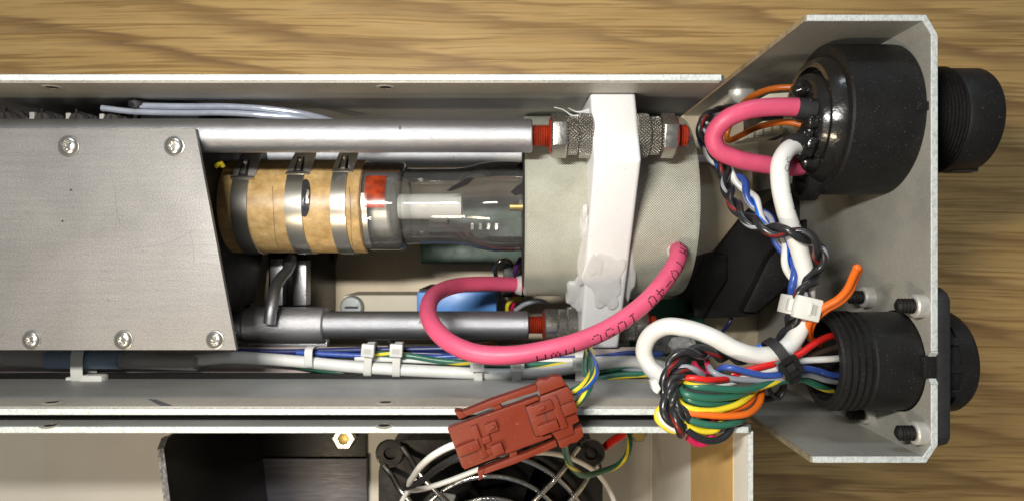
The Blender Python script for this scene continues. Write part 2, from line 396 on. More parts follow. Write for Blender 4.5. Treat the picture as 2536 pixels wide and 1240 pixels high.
class MB:
    def __init__(s):
        s.v = []; s.f = []; s.uv = []; s.mi = []
    def add(s, verts, faces, uvs=None, mi=0):
        o = len(s.v)
        s.v += [Vector(p) for p in verts]
        for i, f in enumerate(faces):
            s.f.append([o + k for k in f]); s.mi.append(mi)
            s.uv.append(uvs[i] if uvs else [(0, 0)] * len(f))
        return s
    def box(s, x0, x1, y0, y1, z0, z1, mi=0, xf=None):
        v = [Vector((x, y, z)) for z in (z0, z1) for y in (y0, y1) for x in (x0, x1)]
        if xf is not None: v = [xf @ p for p in v]
        return s.add(v, [(0,2,3,1),(4,5,7,6),(0,1,5,4),(2,6,7,3),(0,4,6,2),(1,3,7,5)], mi=mi)
    def prism(s, poly, a0, a1, axis='Z', mi=0, xf=None):
        """poly: 2D outline; extruded a0..a1 along axis (X: poly is (y, z); Y: (x, z); Z: (x, y))"""
        def mk(p, a):
            return Vector({'X': (a, p[0], p[1]), 'Y': (p[0], a, p[1]), 'Z': (p[0], p[1], a)}[axis])
        n = len(poly)
        v = [mk(p, a0) for p in poly] + [mk(p, a1) for p in poly]
        if xf is not None: v = [xf @ p for p in v]
        f = [tuple(range(n))[::-1], tuple(range(n, 2*n))] + [(i, (i+1) % n, n + (i+1) % n, n + i) for i in range(n)]
        return s.add(v, f, mi=mi)
    def lathe(s, prof, c, axis='X', n=40, caps=True, phase=0.0, mi=0, xf=None):
        """prof: (a, r) along axis through c (the two other coordinates)"""
        v = []; 
        for a, r in prof:
            for i in range(n):
                th = phase + 2 * PI * i / n
                p, q = r * math.cos(th), r * math.sin(th)
                if axis == 'X': v.append((a, c[0] + p, c[1] + q))
                elif axis == 'Y': v.append((c[0] + q, a, c[1] + p))
                else: v.append((c[0] + p, c[1] + q, a))
        if xf is not None: v = [xf @ Vector(p) for p in v]
        f = []; uvs = []
        L = 0.0
        for j in range(len(prof) - 1):
            L2 = L + math.hypot(prof[j+1][0] - prof[j][0], prof[j+1][1] - prof[j][1])
            rm = max(prof[j][1], prof[j+1][1])
            for i in range(n):
                i2 = (i + 1) % n
                f.append((j*n + i, j*n + i2, (j+1)*n + i2, (j+1)*n + i))
                u0, u1 = rm * 2*PI*i/n, rm * 2*PI*(i+1)/n
                uvs.append([(u0, L), (u1, L), (u1, L2), (u0, L2)])
            L = L2
        if caps:
            f.append(tuple(range(n))[::-1]); uvs.append([(0, 0)] * n)
            e = (len(prof) - 1) * n
            f.append(tuple(range(e, e + n))); uvs.append([(0, 0)] * n)
        return s.add(v, f, uvs, mi)
    def tube(s, path, r, n=12, caps=True, mi=0, flat=None):
        """sweep a round (or flat = (half width, half height)) section along points in mm"""
        T, N, B = frames(path)
        v = []; L = [0.0]
        for i in range(1, len(path)): L.append(L[-1] + (path[i] - path[i-1]).length)
        for i, p in enumerate(path):
            rr = r(i / (len(path) - 1)) if callable(r) else r
            for j in range(n):
                th = 2 * PI * j / n
                v.append(p + N[i] * (rr * math.cos(th)) + B[i] * (rr * math.sin(th)))
        f = []; uvs = []
        for i in range(len(path) - 1):
            for j in range(n):
                j2 = (j + 1) % n
                f.append((i*n + j, i*n + j2, (i+1)*n + j2, (i+1)*n + j))
                uvs.append([(j/n, L[i]), ((j+1)/n, L[i]), ((j+1)/n, L[i+1]), (j/n, L[i+1])])
        if caps:
            f.append(tuple(range(n))[::-1]); uvs.append([(0, 0)] * n)
            e = (len(path) - 1) * n
            f.append(tuple(range(e, e + n))); uvs.append([(0, 0)] * n)
        return s.add(v, f, uvs, mi)
    def ribbon(s, path, nrm, w, t, closed=False, mi=0):
        """flat strip along path; nrm(i) gives the outward normal, w width, t thickness"""
        v = []; n = len(path)
        for i, p in enumerate(path):
            a = path[(i - 1) % n] if (closed or i > 0) else p
            b = path[(i + 1) % n] if (closed or i < n - 1) else p
            tg = (b - a).normalized(); nn = nrm(i).normalized(); sd = tg.cross(nn).normalized()
            v += [p - sd*w/2, p + sd*w/2, p + sd*w/2 + nn*t, p - sd*w/2 + nn*t]
        f = []
        m = n if closed else n - 1
        for i in range(m):
            a, b = i*4, ((i + 1) % n)*4
            for k in range(4):
                f.append((a + k, a + (k+1) % 4, b + (k+1) % 4, b + k))
        if not closed: f += [(3, 2, 1, 0), (n*4-4, n*4-3, n*4-2, n*4-1)]
        return s.add(v, f, mi=mi)
    def grid(s, fn, nu, nv, mi=0, closed_u=False):
        v = [fn(i / nu, j / nv) for j in range(nv + 1) for i in range(nu + 1)]
        f = [(j*(nu+1)+i, j*(nu+1)+i+1, (j+1)*(nu+1)+i+1, (j+1)*(nu+1)+i) for j in range(nv) for i in range(nu)]
        uv = [[(i/nu, j/nv), ((i+1)/nu, j/nv), ((i+1)/nu, (j+1)/nv), (i/nu, (j+1)/nv)] for j in range(nv) for i in range(nu)]
        return s.add(v, f, uv, mi)
    def build(s, name, mats, parent=None, bevel=0.0, seg=2, angle=35, label=None, fix=True):
        if not isinstance(mats, (list, tuple)): mats = [mats]
        if parent is not None: org = ORG[parent.name]
        else:
            lo = Vector([min(p[k] for p in s.v) for k in range(3)]); hi = Vector([max(p[k] for p in s.v) for k in range(3)])
            org = Vector(((lo.x + hi.x)/2, (lo.y + hi.y)/2, lo.z))
        bm = bmesh.new()
        vs = [bm.verts.new((p - org) * S) for p in s.v]
        ul = bm.loops.layers.uv.new('UVMap')
        for f, uv, mi in zip(s.f, s.uv, s.mi):
            try: fc = bm.faces.new([vs[i] for i in f])
            except ValueError: continue
            fc.material_index = mi
            for lp, c in zip(fc.loops, uv): lp[ul].uv = c
        if fix: bmesh.ops.recalc_face_normals(bm, faces=bm.faces)
        if bevel:
            ed = [e for e in bm.edges if len(e.link_faces) == 2 and e.calc_face_angle(0) > R(30)]
            bmesh.ops.bevel(bm, geom=ed, offset=bevel * S, segments=seg, affect='EDGES', profile=0.6, clamp_overlap=True)
        me = bpy.data.meshes.new(name)
        bm.to_mesh(me); bm.free()
        for m in mats: me.materials.append(m if not isinstance(m, str) else M[m])
        me.shade_smooth()
        me.set_sharp_from_angle(angle=R(angle))
        o = bpy.data.objects.new(name, me); link(o)
        if parent is not None:
            o.parent = parent; ORG[o.name] = org.copy()
        else:
            o.location = org * S; ORG[o.name] = org
        if label: o['label'] = label
        return o
def mesh_thing(mb, name, mats, label, cat, group=None, kind=None, **kw):
    return tagp(mb.build(name, mats, None, **kw), label, cat, group, kind)

def frames(path):
    n = len(path); T = []
    for i in range(n):
        a = path[max(0, i-1)]; b = path[min(n-1, i+1)]
        d = b - a
        T.append(d.normalized() if d.length > 1e-9 else (T[-1] if T else Vector((1,0,0))))
    up = Vector((0,0,1)) if abs(T[0].z) < 0.9 else Vector((0,1,0))
    N = [(up - T[0] * up.dot(T[0])).normalized()]
    for i in range(1, n):
        q = T[i-1].rotation_difference(T[i])
        v = q @ N[-1]
        N.append((v - T[i] * v.dot(T[i])).normalized())
    B = [T[i].cross(N[i]) for i in range(n)]
    return T, N, B
def smooth(pts, step=1.2, res=14):
    """Catmull-Rom (centripetal) through points, resampled evenly (mm)"""
    P = [Vector(p) for p in pts]
    P = [P[0] * 2 - P[1]] + P + [P[-1] * 2 - P[-2]]
    out = []
    for i in range(1, len(P) - 2):
        p0, p1, p2, p3 = P[i-1], P[i], P[i+1], P[i+2]
        t0 = 0.0
        t1 = t0 + max((p1-p0).length, 1e-6) ** 0.5
        t2 = t1 + max((p2-p1).length, 1e-6) ** 0.5
        t3 = t2 + max((p3-p2).length, 1e-6) ** 0.5
        for k in range(res):
            t = t1 + (t2 - t1) * k / res
            A1 = p0*((t1-t)/(t1-t0)) + p1*((t-t0)/(t1-t0))
            A2 = p1*((t2-t)/(t2-t1)) + p2*((t-t1)/(t2-t1))
            A3 = p2*((t3-t)/(t3-t2)) + p3*((t-t2)/(t3-t2))
            B1 = A1*((t2-t)/(t2-t0)) + A2*((t-t0)/(t2-t0))
            B2 = A2*((t3-t)/(t3-t1)) + A3*((t-t1)/(t3-t1))
            out.append(B1*((t2-t)/(t2-t1)) + B2*((t-t1)/(t2-t1)))
    out.append(P[-2])
    # even resampling
    res_ = [out[0]]; acc = 0.0
    for a, b in zip(out, out[1:]):
        d = (b - a).length
        while acc + d >= step and d > 1e-9:
            k = (step - acc) / d
            a = a.lerp(b, k); res_.append(a.copy()); d = (b - a).length; acc = 0.0
        acc += d
    if (res_[-1] - out[-1]).length > 0.15 * step: res_.append(out[-1])
    return res_
def wpath(pp, step=1.2): return smooth([W(*p) for p in pp], step)
def wire(name, mat, pp, dia, label, cat='wire', group=None, parent=None, n=12, step=1.2):
    mb = MB().tube(wpath(pp, step), dia/2, n)
    if parent is not None: return mb.build(name, mat, parent, angle=50)
    return mesh_thing(mb, name, mat, label, cat, group, angle=50)
def twisted(path, mats, dia, pitch, parent, name='strand', phase=0.0, n=10, spread=1.0):
    T, N, B = frames(path)
    L = [0.0]
    for i in range(1, len(path)): L.append(L[-1] + (path[i] - path[i-1]).length)
    for k, m in enumerate(mats):
        q = []
        for i, p in enumerate(path):
            a = phase + 2*PI*(L[i]/pitch + k/len(mats))
            q.append(p + (N[i]*math.cos(a) + B[i]*math.sin(a)) * (dia/2*spread))
        MB().tube(q, dia/2, n).build(name, m, parent, angle=50)
def dup(root, loc, label=None, group=None):
    r = root.copy(); link(r); r.location = Vector(loc) * S; ORG[r.name] = Vector(loc)
    if label: r['label'] = label
    if group: r['group'] = group
    for ch in list(root.children):
        c = ch.copy(); link(c); c.parent = r; ORG[c.name] = Vector(loc)
        for g in ch.children:
            d = g.copy(); link(d); d.parent = c; ORG[d.name] = Vector(loc)
    return r

# ================================================================== the setting
mesh_thing(MB().box(-700, 700, -500, 500, -25, 0), 'table_top', 'wood', 'oak laminate table top under the opened laser', 'table', kind='structure')

# ================================================================== chassis
TOP = 125.0
YN, YS, WT = 41.9, -39.0, 1.5      # inner faces of the north and south walls, sheet thickness
ch = thing('chassis', 'long open aluminium tray whose two white edged walls flank the glass tube', 'chassis', (0, 0, 4))
def wall(y0, y1, x0, x1, inner, cham):
    mb = MB()
    # sheet with bare inner and outer faces and a painted top edge
    mb.prism([(x0, 6), (x1, 6), (x1, TOP - cham), (x1 - cham, TOP - 0.0), (x0, TOP)], y0, y1, 'Y')
    return mb
def painted_edge(y0, y1, x0, x1, z0=TOP, h=0.5):
    return MB().box(x0, x1, y0, y1, z0, z0 + h)
wn = wall(YN, YN + WT, -200, 53.0, 'S', 1.2).build('side_wall', 'sheet', ch)
painted_edge(YN - 0.03, YN + WT + 0.03, -200, 51.8).build('painted_edge', 'white_paint', wn, bevel=0.15, seg=1)
MB().box(-270, 51.5, YN - 0.45, YN, TOP - 11.0, TOP).build('lip_strip', 'lip', wn, bevel=0.15, seg=1)
ws = wall(YS - WT, YS, -200, 57, 'N', 1.2).build('side_wall', 'sheet', ch)
painted_edge(YS - WT - 0.03, YS + 0.03, -200, 55.6).build('painted_edge', 'white_paint', ws, bevel=0.15, seg=1)
MB().box(-270, 55.5, YS, YS + 0.45, TOP - 10.0, TOP).build('lip_strip', 'lip', ws, bevel=0.15, seg=1)
def wall_nut(px, y, z, side, par):
    x = XX(px, z)
    mb = MB().lathe([(y, 2.5), (y + side*0.12, 2.3), (y + side*0.12, 1.5), (y - side*0.3, 1.4)], (x, z), 'Y', 20)
    mb.build('rivet_nut', 'lip', par)
    MB().lathe([(y + side*0.05, 1.55), (y + side*0.07, 1.55)], (x, z), 'Y', 16).build('bore', 'black_matt', par)
for px in (130, 955):
    wall_nut(px, YN - 0.45, TOP - 4.5, -1, wn)
    wall_nut(px, YS + 0.45, TOP - 4.6, 1, ws)
MB().box(-270, 59, YS, YN, 4, 6).build('floor_plate', 'tray', ch)
MB().box(59, 103.9, -51, 57, 4, 5.6).build('floor_plate', 'tray', ch)
MB().box(-270, 40, YS, -30.2, 78.8, 80.0).build('cable_ledge', 'ledge', ch, bevel=0.2, seg=1)
MB().box(-270, 40, YS - 0.0, YS + 1.6, 84.5, 86.0).build('shade_strip', 'black_paint', ch)  # black strip stands in for the line of shade between wall and ledge
# little marks: scuffs on the bare south wall
MB().prism([(XX(348, 120), 116.5), (XX(372, 120), 117), (XX(430, 124), 124.3), (XX(400, 124), 124.4), (XX(383, 122), 121.5)], YS + 0.46, YS + 0.5, 'Y').build('scuff', pm('grey_scuff', (0.13, 0.13, 0.14, 1), 0.6, 0.2, 0.6, 60), ch)

# ================================================================== second chassis half (cover tray) lying beside it
ld = thing('cover_tray', 'pale inner painted second tray half lying along the chassis and holding the fan', 'tray', (0, -90, 4))
LW = -43.5
lw = wall(LW - WT, LW, -200, 59.5, 'N', 1.0).build('side_wall', 'sheet', ld)
painted_edge(LW - WT - 0.03, LW + 0.03, -200, 58.5).build('painted_edge', 'white_paint', lw, bevel=0.15, seg=1)
for px in (125, 952):
    wall_nut(px, LW, TOP - 0.9, 1, lw)
MB().box(-270, 59, -190, LW - WT, 2, 4).build('floor_plate', 'lid', ld)
ew = MB().box(59.0, 60.2, -190, LW - WT - 0.1, 4, TOP - 2).build('end_wall', 'lid', ld, bevel=0.2, seg=1)
MB().box(58.95, 60.25, -190, LW - WT - 0.12, TOP - 2, TOP - 1.6).build('painted_edge', 'white_paint', ew)
# strip of tape on the end wall (reads as a vertical band in the view)
z0 = CAMZ - FPX * 59 / (1712 - CX); z1 = CAMZ - FPX * 59 / (1816 - CX)
MB().box(58.86, 59.0, -190, LW - WT - 0.2, z0, z1).build('tape_strip', 'yellow_tape', ew)
z2 = CAMZ - FPX * 59 / (1606 - CX)
MB().box(58.2, 59.0, -190, LW - WT - 0.2, 4, 5.5).build('fold', 'lid', ew)

# ================================================================== end panel bracket
ep = thing('end_panel', 'tall folded aluminium end bracket carrying the two black round connectors', 'bracket', (100, 0, 5))
PX0, PX1 = 103.6, 105.2
pan = MB()
# main plate in pieces round the notch at the top edge (lower connector passes through it)
n0, n1 = YY(868, 124), YY(948, 124)
cyl_y, cyl_z, cyl_r = -29.5, 110.0, 13.5
PN, PS_ = 53.2, -48.0
out = [(PS_, 5.6), (PN, 5.6), (PN, TOP), (n0, TOP)]
# round hole, opened at the top between n0 and n1
a0 = math.acos(max(-1, min(1, (n0 - 2.6 - cyl_y) / cyl_r)))
a1 = math.acos(max(-1, min(1, (n1 + 2.6 - cyl_y) / cyl_r)))
pts = []
NS = 40
sa, ea = a0, a1 - 2*PI
for i in range(NS + 1):
    a = sa + (ea - sa) * i / NS
    pts.append((cyl_y + cyl_r * math.cos(a), cyl_z + cyl_r * math.sin(a)))
out += pts
out += [(n1, TOP), (PS_, TOP)]
pan.prism(out, PX0, PX1, 'X')
pno = pan.build('panel', 'panel', ep)
e = MB().box(PX0 - 0.03, PX1 + 0.03, n0 + 0.05, PN - 0.02, TOP, TOP + 0.5)
e.build('painted_edge', 'white_paint', pno, bevel=0.15, seg=1)
e = MB().box(PX0 - 0.03, PX1 + 0.03, PS_ + 0.02, n1 - 0.05, TOP, TOP + 0.5)
e.build('painted_edge', 'white_paint', pno, bevel=0.15, seg=1)
for yy, sg in ((n0, -1), (n1, 1)):
    h = sg*0.3
    MB().prism([(yy, TOP + 0.45), (yy + sg*2.6, 122.9), (yy + sg*2.6 + h, 122.9), (yy + h, TOP + 0.45)], PX0 - 0.04, PX1 + 0.04, 'X').build('notch_edge', 'white_paint', pno)
for nm, y, xs, sg in (('flange', 57.4, XX(1996, 125), 1), ('flange', -51.6, XX(2010, 125), -1)):
    t = 1.5
    ya, yb = (y - t/2, y + t/2)
    fl = MB().box(xs, 101.2, ya, yb, 4, TOP).build(nm, 'panel', ep)
    MB().box(xs + 0.2, 101.2, ya - 0.03, yb + 0.03, TOP, TOP + 0.5).build('painted_edge', 'white_paint', fl, bevel=0.15, seg=1)
    # bend with a clipped outer corner
    yi, yo = (ya, yb) if sg > 0 else (yb, ya)
    pe = PN if sg > 0 else PS_
    corner = [(101.2, yo), (102.3, yo), (PX1, pe), (PX0, pe), (101.5, yi), (101.2, yi)]
    MB().prism(corner, 4, TOP, 'Z').build('bend', 'panel', fl)
    MB().prism(corner, TOP, TOP + 0.5, 'Z').build('painted_edge', 'white_paint', fl, bevel=0.12, seg=1)
    xs_ = xs - 0.35
    MB().box(xs_, xs, ya, yb, 4, TOP - 0.1).build('raw_edge', pm('raw_brownish_edge', (0.36, 0.30, 0.20, 1), 0.5, 0.3, 0.4, 30), fl)
# stand-off washers with black screws
def standoff(y, z):
    w = MB().lathe([(PX0, 3.0), (PX0 - 2.4, 3.0), (PX0 - 2.8, 2.6), (PX0 - 2.8, 1.8), (PX0 - 2.0, 1.7)], (y, z), 'X', 28).build('washer', 'spacer', ep)
    pr = [(PX0 - 1.5, 1.6)]
    x = PX0 - 2.4
    while x > PX0 - 6.4:
        pr += [(x, 1.45), (x - 0.4, 1.95), (x - 0.8, 1.45)]; x -= 0.85
    pr += [(x, 1.4), (x - 0.3, 1.0)]
    MB().lathe(pr, (y, z), 'X', 20).build('screw', 'black_plastic', w)
standoff(YY(757, 122.6), 122.2); standoff(YY(1072, 122.6), 122.2)
standoff(YY(735, 97), 97); standoff(YY(1022, 97), 97)
# screw head at the corner of the tray floor, up by the north wall end
MB().lathe([(6, 3.0), (51, 3.0), (51, 4.6), (52.2, 4.5), (53.6, 3.2), (54.2, 0.8)], (XX(1838, 52), YY(226, 52)), 'Z', 28).build('dome_screw', 'spacer', ch)

# ================================================================== black connectors on the end panel
hv = thing('round_connector', 'big dusty black round connector body with pink and white cables entering it', 'connector', (104, 36, 90))
cy, cz = 36.0, 103.6
MB().lathe([(85.2, 17.8), (85.2, 20.0), (85.7, 20.5), (103.0, 20.5), (103.5, 20.2), (103.5, 5)], (cy, cz), 'X', 72).build('body', 'black_plastic', hv, angle=30)
MB().lathe([(103.5, 13.9), (107.2, 13.9)], (cy, cz), 'X', 48).build('shank', 'black_plastic', hv)
MB().lathe([(85.4, 17.7), (83.8, 17.2), (82.0, 16.0), (82.0, 14.6), (84.5, 14.2), (85.0, 4)], (cy, cz), 'X', 56, caps=True).build('inner_ring', 'black_gloss', hv, angle=40)
MB().lathe([(84.4, 14.0), (81.0, 13.2), (80.0, 11.5), (80.2, 1)], (cy - 0.5, cz), 'X', 40).build('potting', 'black_gloss', hv, angle=60)
MB().lathe([(85.5, 5.6), (81.6, 5.6), (81.6, 4.0), (84.8, 3.8)], (cy - 16.4, cz - 3), 'X', 28).build('ear', 'black_plastic', hv)
def lump(c, r, seed, amp=0.35):
    mb = MB(); 
    def fn(u, v):
        th, ph = 2*PI*u, PI*(v*0.998 + 0.001)
        d = Vector((math.sin(ph)*math.cos(th), math.sin(ph)*math.sin(th), math.cos(ph)))
        k = 1 + amp * mnoise.noise(d*1.6 + Vector((seed, 0, 0)))
        return Vector(c) + Vector((d.x*r[0], d.y*r[1], d.z*r[2])) * k
    return mb.grid(fn, 20, 12)
for i, (px, py, z, r) in enumerate([(1985, 222, 108, 2.6), (1992, 205, 106, 2.0), (2000, 262, 113, 2.6), (2012, 302, 114, 2.4), (1998, 330, 112, 2.2), (1988, 372, 112, 3.0), (2008, 356, 113, 2.4), (2006, 402, 109, 3.0), (2024, 236, 110, 2.6)]):
    p = W(px, py, z)
    lump(p, (r, r*0.9, r*0.9), i*3.1).build('resin_blob', 'black_gloss', hv, angle=80)
MB().box(100.5, 103.8, cy - 1.2, cy + 1.0, cz + 19.6, cz + 20.9).build('key', 'black_plastic', hv, bevel=0.2)
# outside of the panel
MB().lathe([(105.3, 15.5), (107.4, 15.5), (107.7, 15.2), (107.7, 4)], (cy, cz), 'X', 6 * 10).build('lock_ring', 'black_plastic', hv)
pr = [(107.7, 14.2)]
x = 108.0
while x < 117.6:
    pr += [(x, 13.95), (x + 0.35, 14.75), (x + 0.7, 13.95)]; x += 0.95
pr += [(118.6, 14.0), (118.6, 3)]
MB().lathe(pr, (cy, cz), 'X', 60).build('thread', 'black_plastic', hv, angle=25)
MB().lathe([(118.6, 14.0), (119.2, 14.3), (127.0, 14.3), (127.9, 13.8), (128.3, 12.8), (128.3, 11.5), (122, 11.2)], (cy, cz), 'X', 60).build('cap', 'black_plastic', hv)
MB().box(121.0, 128.0, cy - 14.4, cy - 13.2, cz - 1.2, cz + 3).build('cap_notch', 'black_matt', hv)

mc = thing('round_connector', 'smaller black threaded connector stuffed with many coloured wires', 'connector', (104, cyl_y, 90))
cy2, cz2 = cyl_y, cyl_z
pr = [(83.2, 10.6), (83.2, 12.4), (84.0, 12.6)]
x = 84.2
while x < 90.2:
    pr += [(x, 12.5), (x + 0.5, 13.3), (x + 0.9, 13.3), (x + 1.3, 12.5)]; x += 1.75
pr += [(91.8, 12.5)]
MB().lathe([(90.5, 10.4)] + pr, (cy2, cz2), 'X', 64, caps=False).build('threaded_end', 'black_plastic', mc, angle=25)
MB().lathe([(91.8, 12.5), (92.2, 12.95), (103.4, 13.1), (105.4, 13.1), (105.4, 6)], (cy2, cz2), 'X', 64).build('body', 'black_plastic', mc, angle=30)
MB().lathe([(89.6, 10.6), (89.5, 1)], (cy2, cz2), 'X', 40).build('wire_potting', 'black_gloss', mc, angle=60)
MB().box(102.2, 106.6, n1 + 1.2, n0 - 1.2, 117.0, 124.7).build('web', 'black_plastic', mc, bevel=0.5)
fy0, fy1 = YY(1110, 124), YY(712, 124)
gk = MB().prism([(fy0 + 3, 84), (fy0, 87), (fy0, 121.6), (fy0 + 1.2, 124.2), (fy0 + 3, 125.4), (fy1 - 3, 125.4), (fy1 - 1.2, 124.2), (fy1, 121.6), (fy1, 87), (fy1 - 3, 84)], PX1 + 0.1, 108.4, 'X').build('flange', 'black_matt', mc, bevel=0.4)
MB().lathe([(108.4, 12.8), (112.6, 12.8), (112.6, 13.4), (116.4, 13.4), (117.6, 12.6), (117.9, 11), (117.9, 2)], (cy2, cz2), 'X', 56).build('coupling', 'black_plastic', mc, angle=30)
for a in range(0, 360, 30):
    q = Matrix.Translation((0, cy2, cz2)) @ Matrix.Rotation(R(a), 4, 'X')
    MB().box(109.2, 113.4, -1.1, 1.1, 12.6, 13.5, xf=q).build('grip_rib', 'black_plastic', mc, bevel=0.2, seg=1)

# black diagonal duct under the big connector
dt = [W(px, py, 48)[:2] for px, py in ((1968, 452), (2215, 500), (1868, 784), (1745, 788), (1752, 690), (1716, 694), (1768, 632), (1834, 545))]
d = mesh_thing(MB().prism(dt, 8, 48, 'Z'), 'air_duct', 'black_plastic', 'black slanting duct running down from the big round connector to the tray floor', 'duct', bevel=0.8)
dq = [W(px, py, 54)[:2] for px, py in ((2070, 470), (2190, 505), (1875, 772), (1840, 772), (1905, 640))]
MB().prism(dq, 48, 54, 'Z').build('upper_step', 'black_plastic', d, bevel=0.6)
dq = [W(px, py, 52)[:2] for px, py in ((1745, 634), (1800, 628), (1800, 690), (1740, 788), (1722, 788), (1716, 694))]
MB().prism(dq, 48.2, 52, 'Z').build('foot_block', 'black_plastic', d, bevel=0.5)
# plate added above the tray floor to catch light, with sill, by the insulator
MB().prism([tuple(W(px, py, 49)[:2]) for px, py in ((1700, 384), (1864, 384), (1864, 505), (1832, 538), (1766, 622), (1700, 640))], 47, 49, 'Z').build('raised_floor', 'tray', ch, bevel=0.3)
MB().box(XX(1700, 54), XX(1866, 54), YY(402, 54), YY(384, 54), 49, 54).build('plate_rim', 'ledge', ch, bevel=0.4)
# ================================================================== resonator: three rods, triangular blocks
RODS = [(30.5, 112.0), (-24.0, 73.0), (34.6, 45.0)]
RR = 4.45
AX, AZ = 13.9, 77.0        # axis of the glass tube (y, z)
def hexnut(x0, x1, r, y, z, ph):
    c = 0.7
    return MB().lathe([(x0, r*0.9), (x0 + c*0.5, r), (x1 - c*0.5, r), (x1, r*0.9)], (y, z), 'X', 6, phase=ph)
def threaded(x0, x1, r, y, z, pitch=0.62):
    pr = []; x = x0
    while x < x1 - pitch:
        pr += [(x, r*0.86), (x + pitch*0.5, r)]; x += pitch
    pr += [(x1 - 0.2, r*0.86), (x1, r*0.7)]
    return MB().lathe(pr, (y, z), 'X', 26)
labels = ['bright upper support rod beside the wall, with red lacquered threads', 'lower support rod with a dark clamp collar, below the glass tube', 'plain grey rod deep beneath the upper support rod']
for i, (y, z) in enumerate(RODS):
    rd = thing('support_rod', labels[i], 'rod', (0, y, z), 'rods of the tube frame')
    xe = 5.4
    MB().lathe([(-200, RR), (xe - 0.35, RR), (xe, RR - 0.35), (xe, 2)], (y, z), 'X', 56).build('shaft', 'rod' if i < 2 else 'lightened_rod', rd, angle=30)
    if i == 2: continue
    threaded(xe - 0.2, 10.6, 3.05, y, z).build('thread', 'red_lacquer', rd, angle=20)
    ph = R(62)
    hexnut(10.3, 14.6, 6.0, y, z, ph + R(i*22)).build('hex_nut', 'steel', rd, bevel=0.25, seg=2)
    MB().lathe([(9.75, 3.3), (10.0, 4.6), (10.34, 5.0)], (y, z), 'X', 24).build('lacquer_ring', 'red_lacquer', rd)
    for xa, xb, r in ((14.6, 17.6, 5.1), (17.65, 21.3, 5.9), (32.6, 36.2, 5.9), (36.25, 39.2, 5.1)):
        MB().lathe([(xa, r - 0.5), (xa + 0.35, r), (xb - 0.35, r), (xb, r - 0.5)], (y, z), 'X', 64).build('knurled_nut', 'knurl', rd, angle=28)
    hexnut(39.3, 43.4, 6.0, y, z, ph + R(8 + i*15)).build('hex_nut', 'steel', rd, bevel=0.25, seg=2)
    MB().lathe([(43.2, 5.2), (43.6, 5.0), (44.0, 3.4)], (y, z), 'X', 24).build('lacquer_ring', 'red_lacquer', rd)
    threaded(43.4, 46.8, 3.05, y, z).build('thread', 'red_lacquer', rd, angle=20)
    if i == 1:
        xa, xb = XX(612, 73), XX(808, 73)
        cl = MB().lathe([(xa, 4.6), (xa, 5.4), (xa + 0.3, 5.8), (xb - 0.4, 5.8), (xb, 5.4), (xb, 4.4)], (y, z), 'X', 48).build('collar', 'collar', rd, angle=30)
        MB().lathe([(xa - 3.2, 4.4), (xa - 2.8, 5.0), (xa - 0.9, 5.55), (xa - 0.1, 5.6), (xa - 0.1, 4)], (y, z), 'X', 40).build('end_ring', 'rod', rd, angle=40)
        MB().box(xa, xb + 0.2, y - 7.3, y - 4.8, z - 3.4, z - 0.2).build('collar_lug', 'collar', cl, bevel=0.4)
        MB().box(xa + 5, xa + 14, y - 9.6, y - 6, z - 8, z - 3).build('lug_screw', 'black_matt', cl, bevel=0.6)
# triangular end block, cut corners
CT = (14.5, 76.7)
def hexblock(s, Rr, k=1.0):
    """outline (y, z): triangle with inradius s, vertices cut off at distance Rr, vertices pointing at the rods"""
    pts = []
    for (y, z) in (RODS[0], RODS[1], RODS[2]):
        d = Vector((y - CT[0], z - CT[1])).normalized(); t = Vector((-d.y, d.x))
        h = (2*s - Rr) * math.tan(R(30))
        a = Vector(CT) + (d*Rr + t*h)*k; b = Vector(CT) + (d*Rr - t*h)*k
        pts += [(a, d), (b, d)]
    # order round the centre
    P = [p for p, _ in pts]
    P.sort(key=lambda p: math.atan2(p[1] - CT[1], p[0] - CT[0]))
    return [tuple(p) for p in P]
blk = thing('mounting_block', 'white cast hexagonal block clamping the woven insulator between knurled nuts', 'block', (27, CT[0], CT[1]))
MB().prism(hexblock(31, 43.8), 20.9, 32.9, 'X').build('casting', 'ceramic_white', blk, bevel=1.1, seg=3)
# dried silicone on and round the block: face frame of the sloping side between rods 0 and 1
nrm = Vector((0, -0.578, 0.816)); sl = Vector((0, -0.816, -0.578))      # outward normal, down the slope
mid = Vector((27, CT[0], CT[1])) + nrm * 31.0
def blob_patch(cx, cs, rx, rs, th, seed, lift=0.0, nm='silicone_smear', mat='glue', par=None, n=40, irr=0.35):
    base = mid + Vector((cx, 0, 0)) + sl * cs + nrm * lift
    mb = MB()
    def rad(a): return 1 + irr * mnoise.noise(Vector((math.cos(a)*1.4 + seed, math.sin(a)*1.4, seed))) + irr*0.6*mnoise.noise(Vector((math.cos(a)*2.3 + seed, math.sin(a)*2.3, seed*2)))
    v = [base + nrm*th]; f = []
    rings = [(0.35, 1.0), (0.7, 0.92), (0.9, 0.75), (1.0, 0.3), (1.02, -1.5)]
    for q, hh in rings:
        for i in range(n):
            a = 2*PI*i/n; rr = rad(a)*q
            w = 1 + 0.35*mnoise.noise(Vector((rr*math.cos(a)*2.2, rr*math.sin(a)*2.2, seed)))
            v.append(base + Vector((math.cos(a)*rx*rr, 0, 0)) + sl*(math.sin(a)*rs*rr) + nrm*(th*hh*w))
    for i in range(n): f.append((0, 1 + i, 1 + (i+1) % n))
    for j in range(len(rings) - 1):
        for i in range(n): f.append((1 + j*n + i, 1 + (j+1)*n + i, 1 + (j+1)*n + (i+1) % n, 1 + j*n + (i+1) % n))
    mb.add(v, f)
    return mb.build(nm, mat, par or blk, angle=80)
blob_patch(-0.5, 6.0, 5.4, 8.5, 0.16, 1.3, irr=0.42)
blob_patch(1.6, 11.0, 3.4, 5.0, 0.22, 4.3, irr=0.42)
blob_patch(-3.2, 1.0, 2.2, 4.0, 0.2, 9.1, irr=0.42)
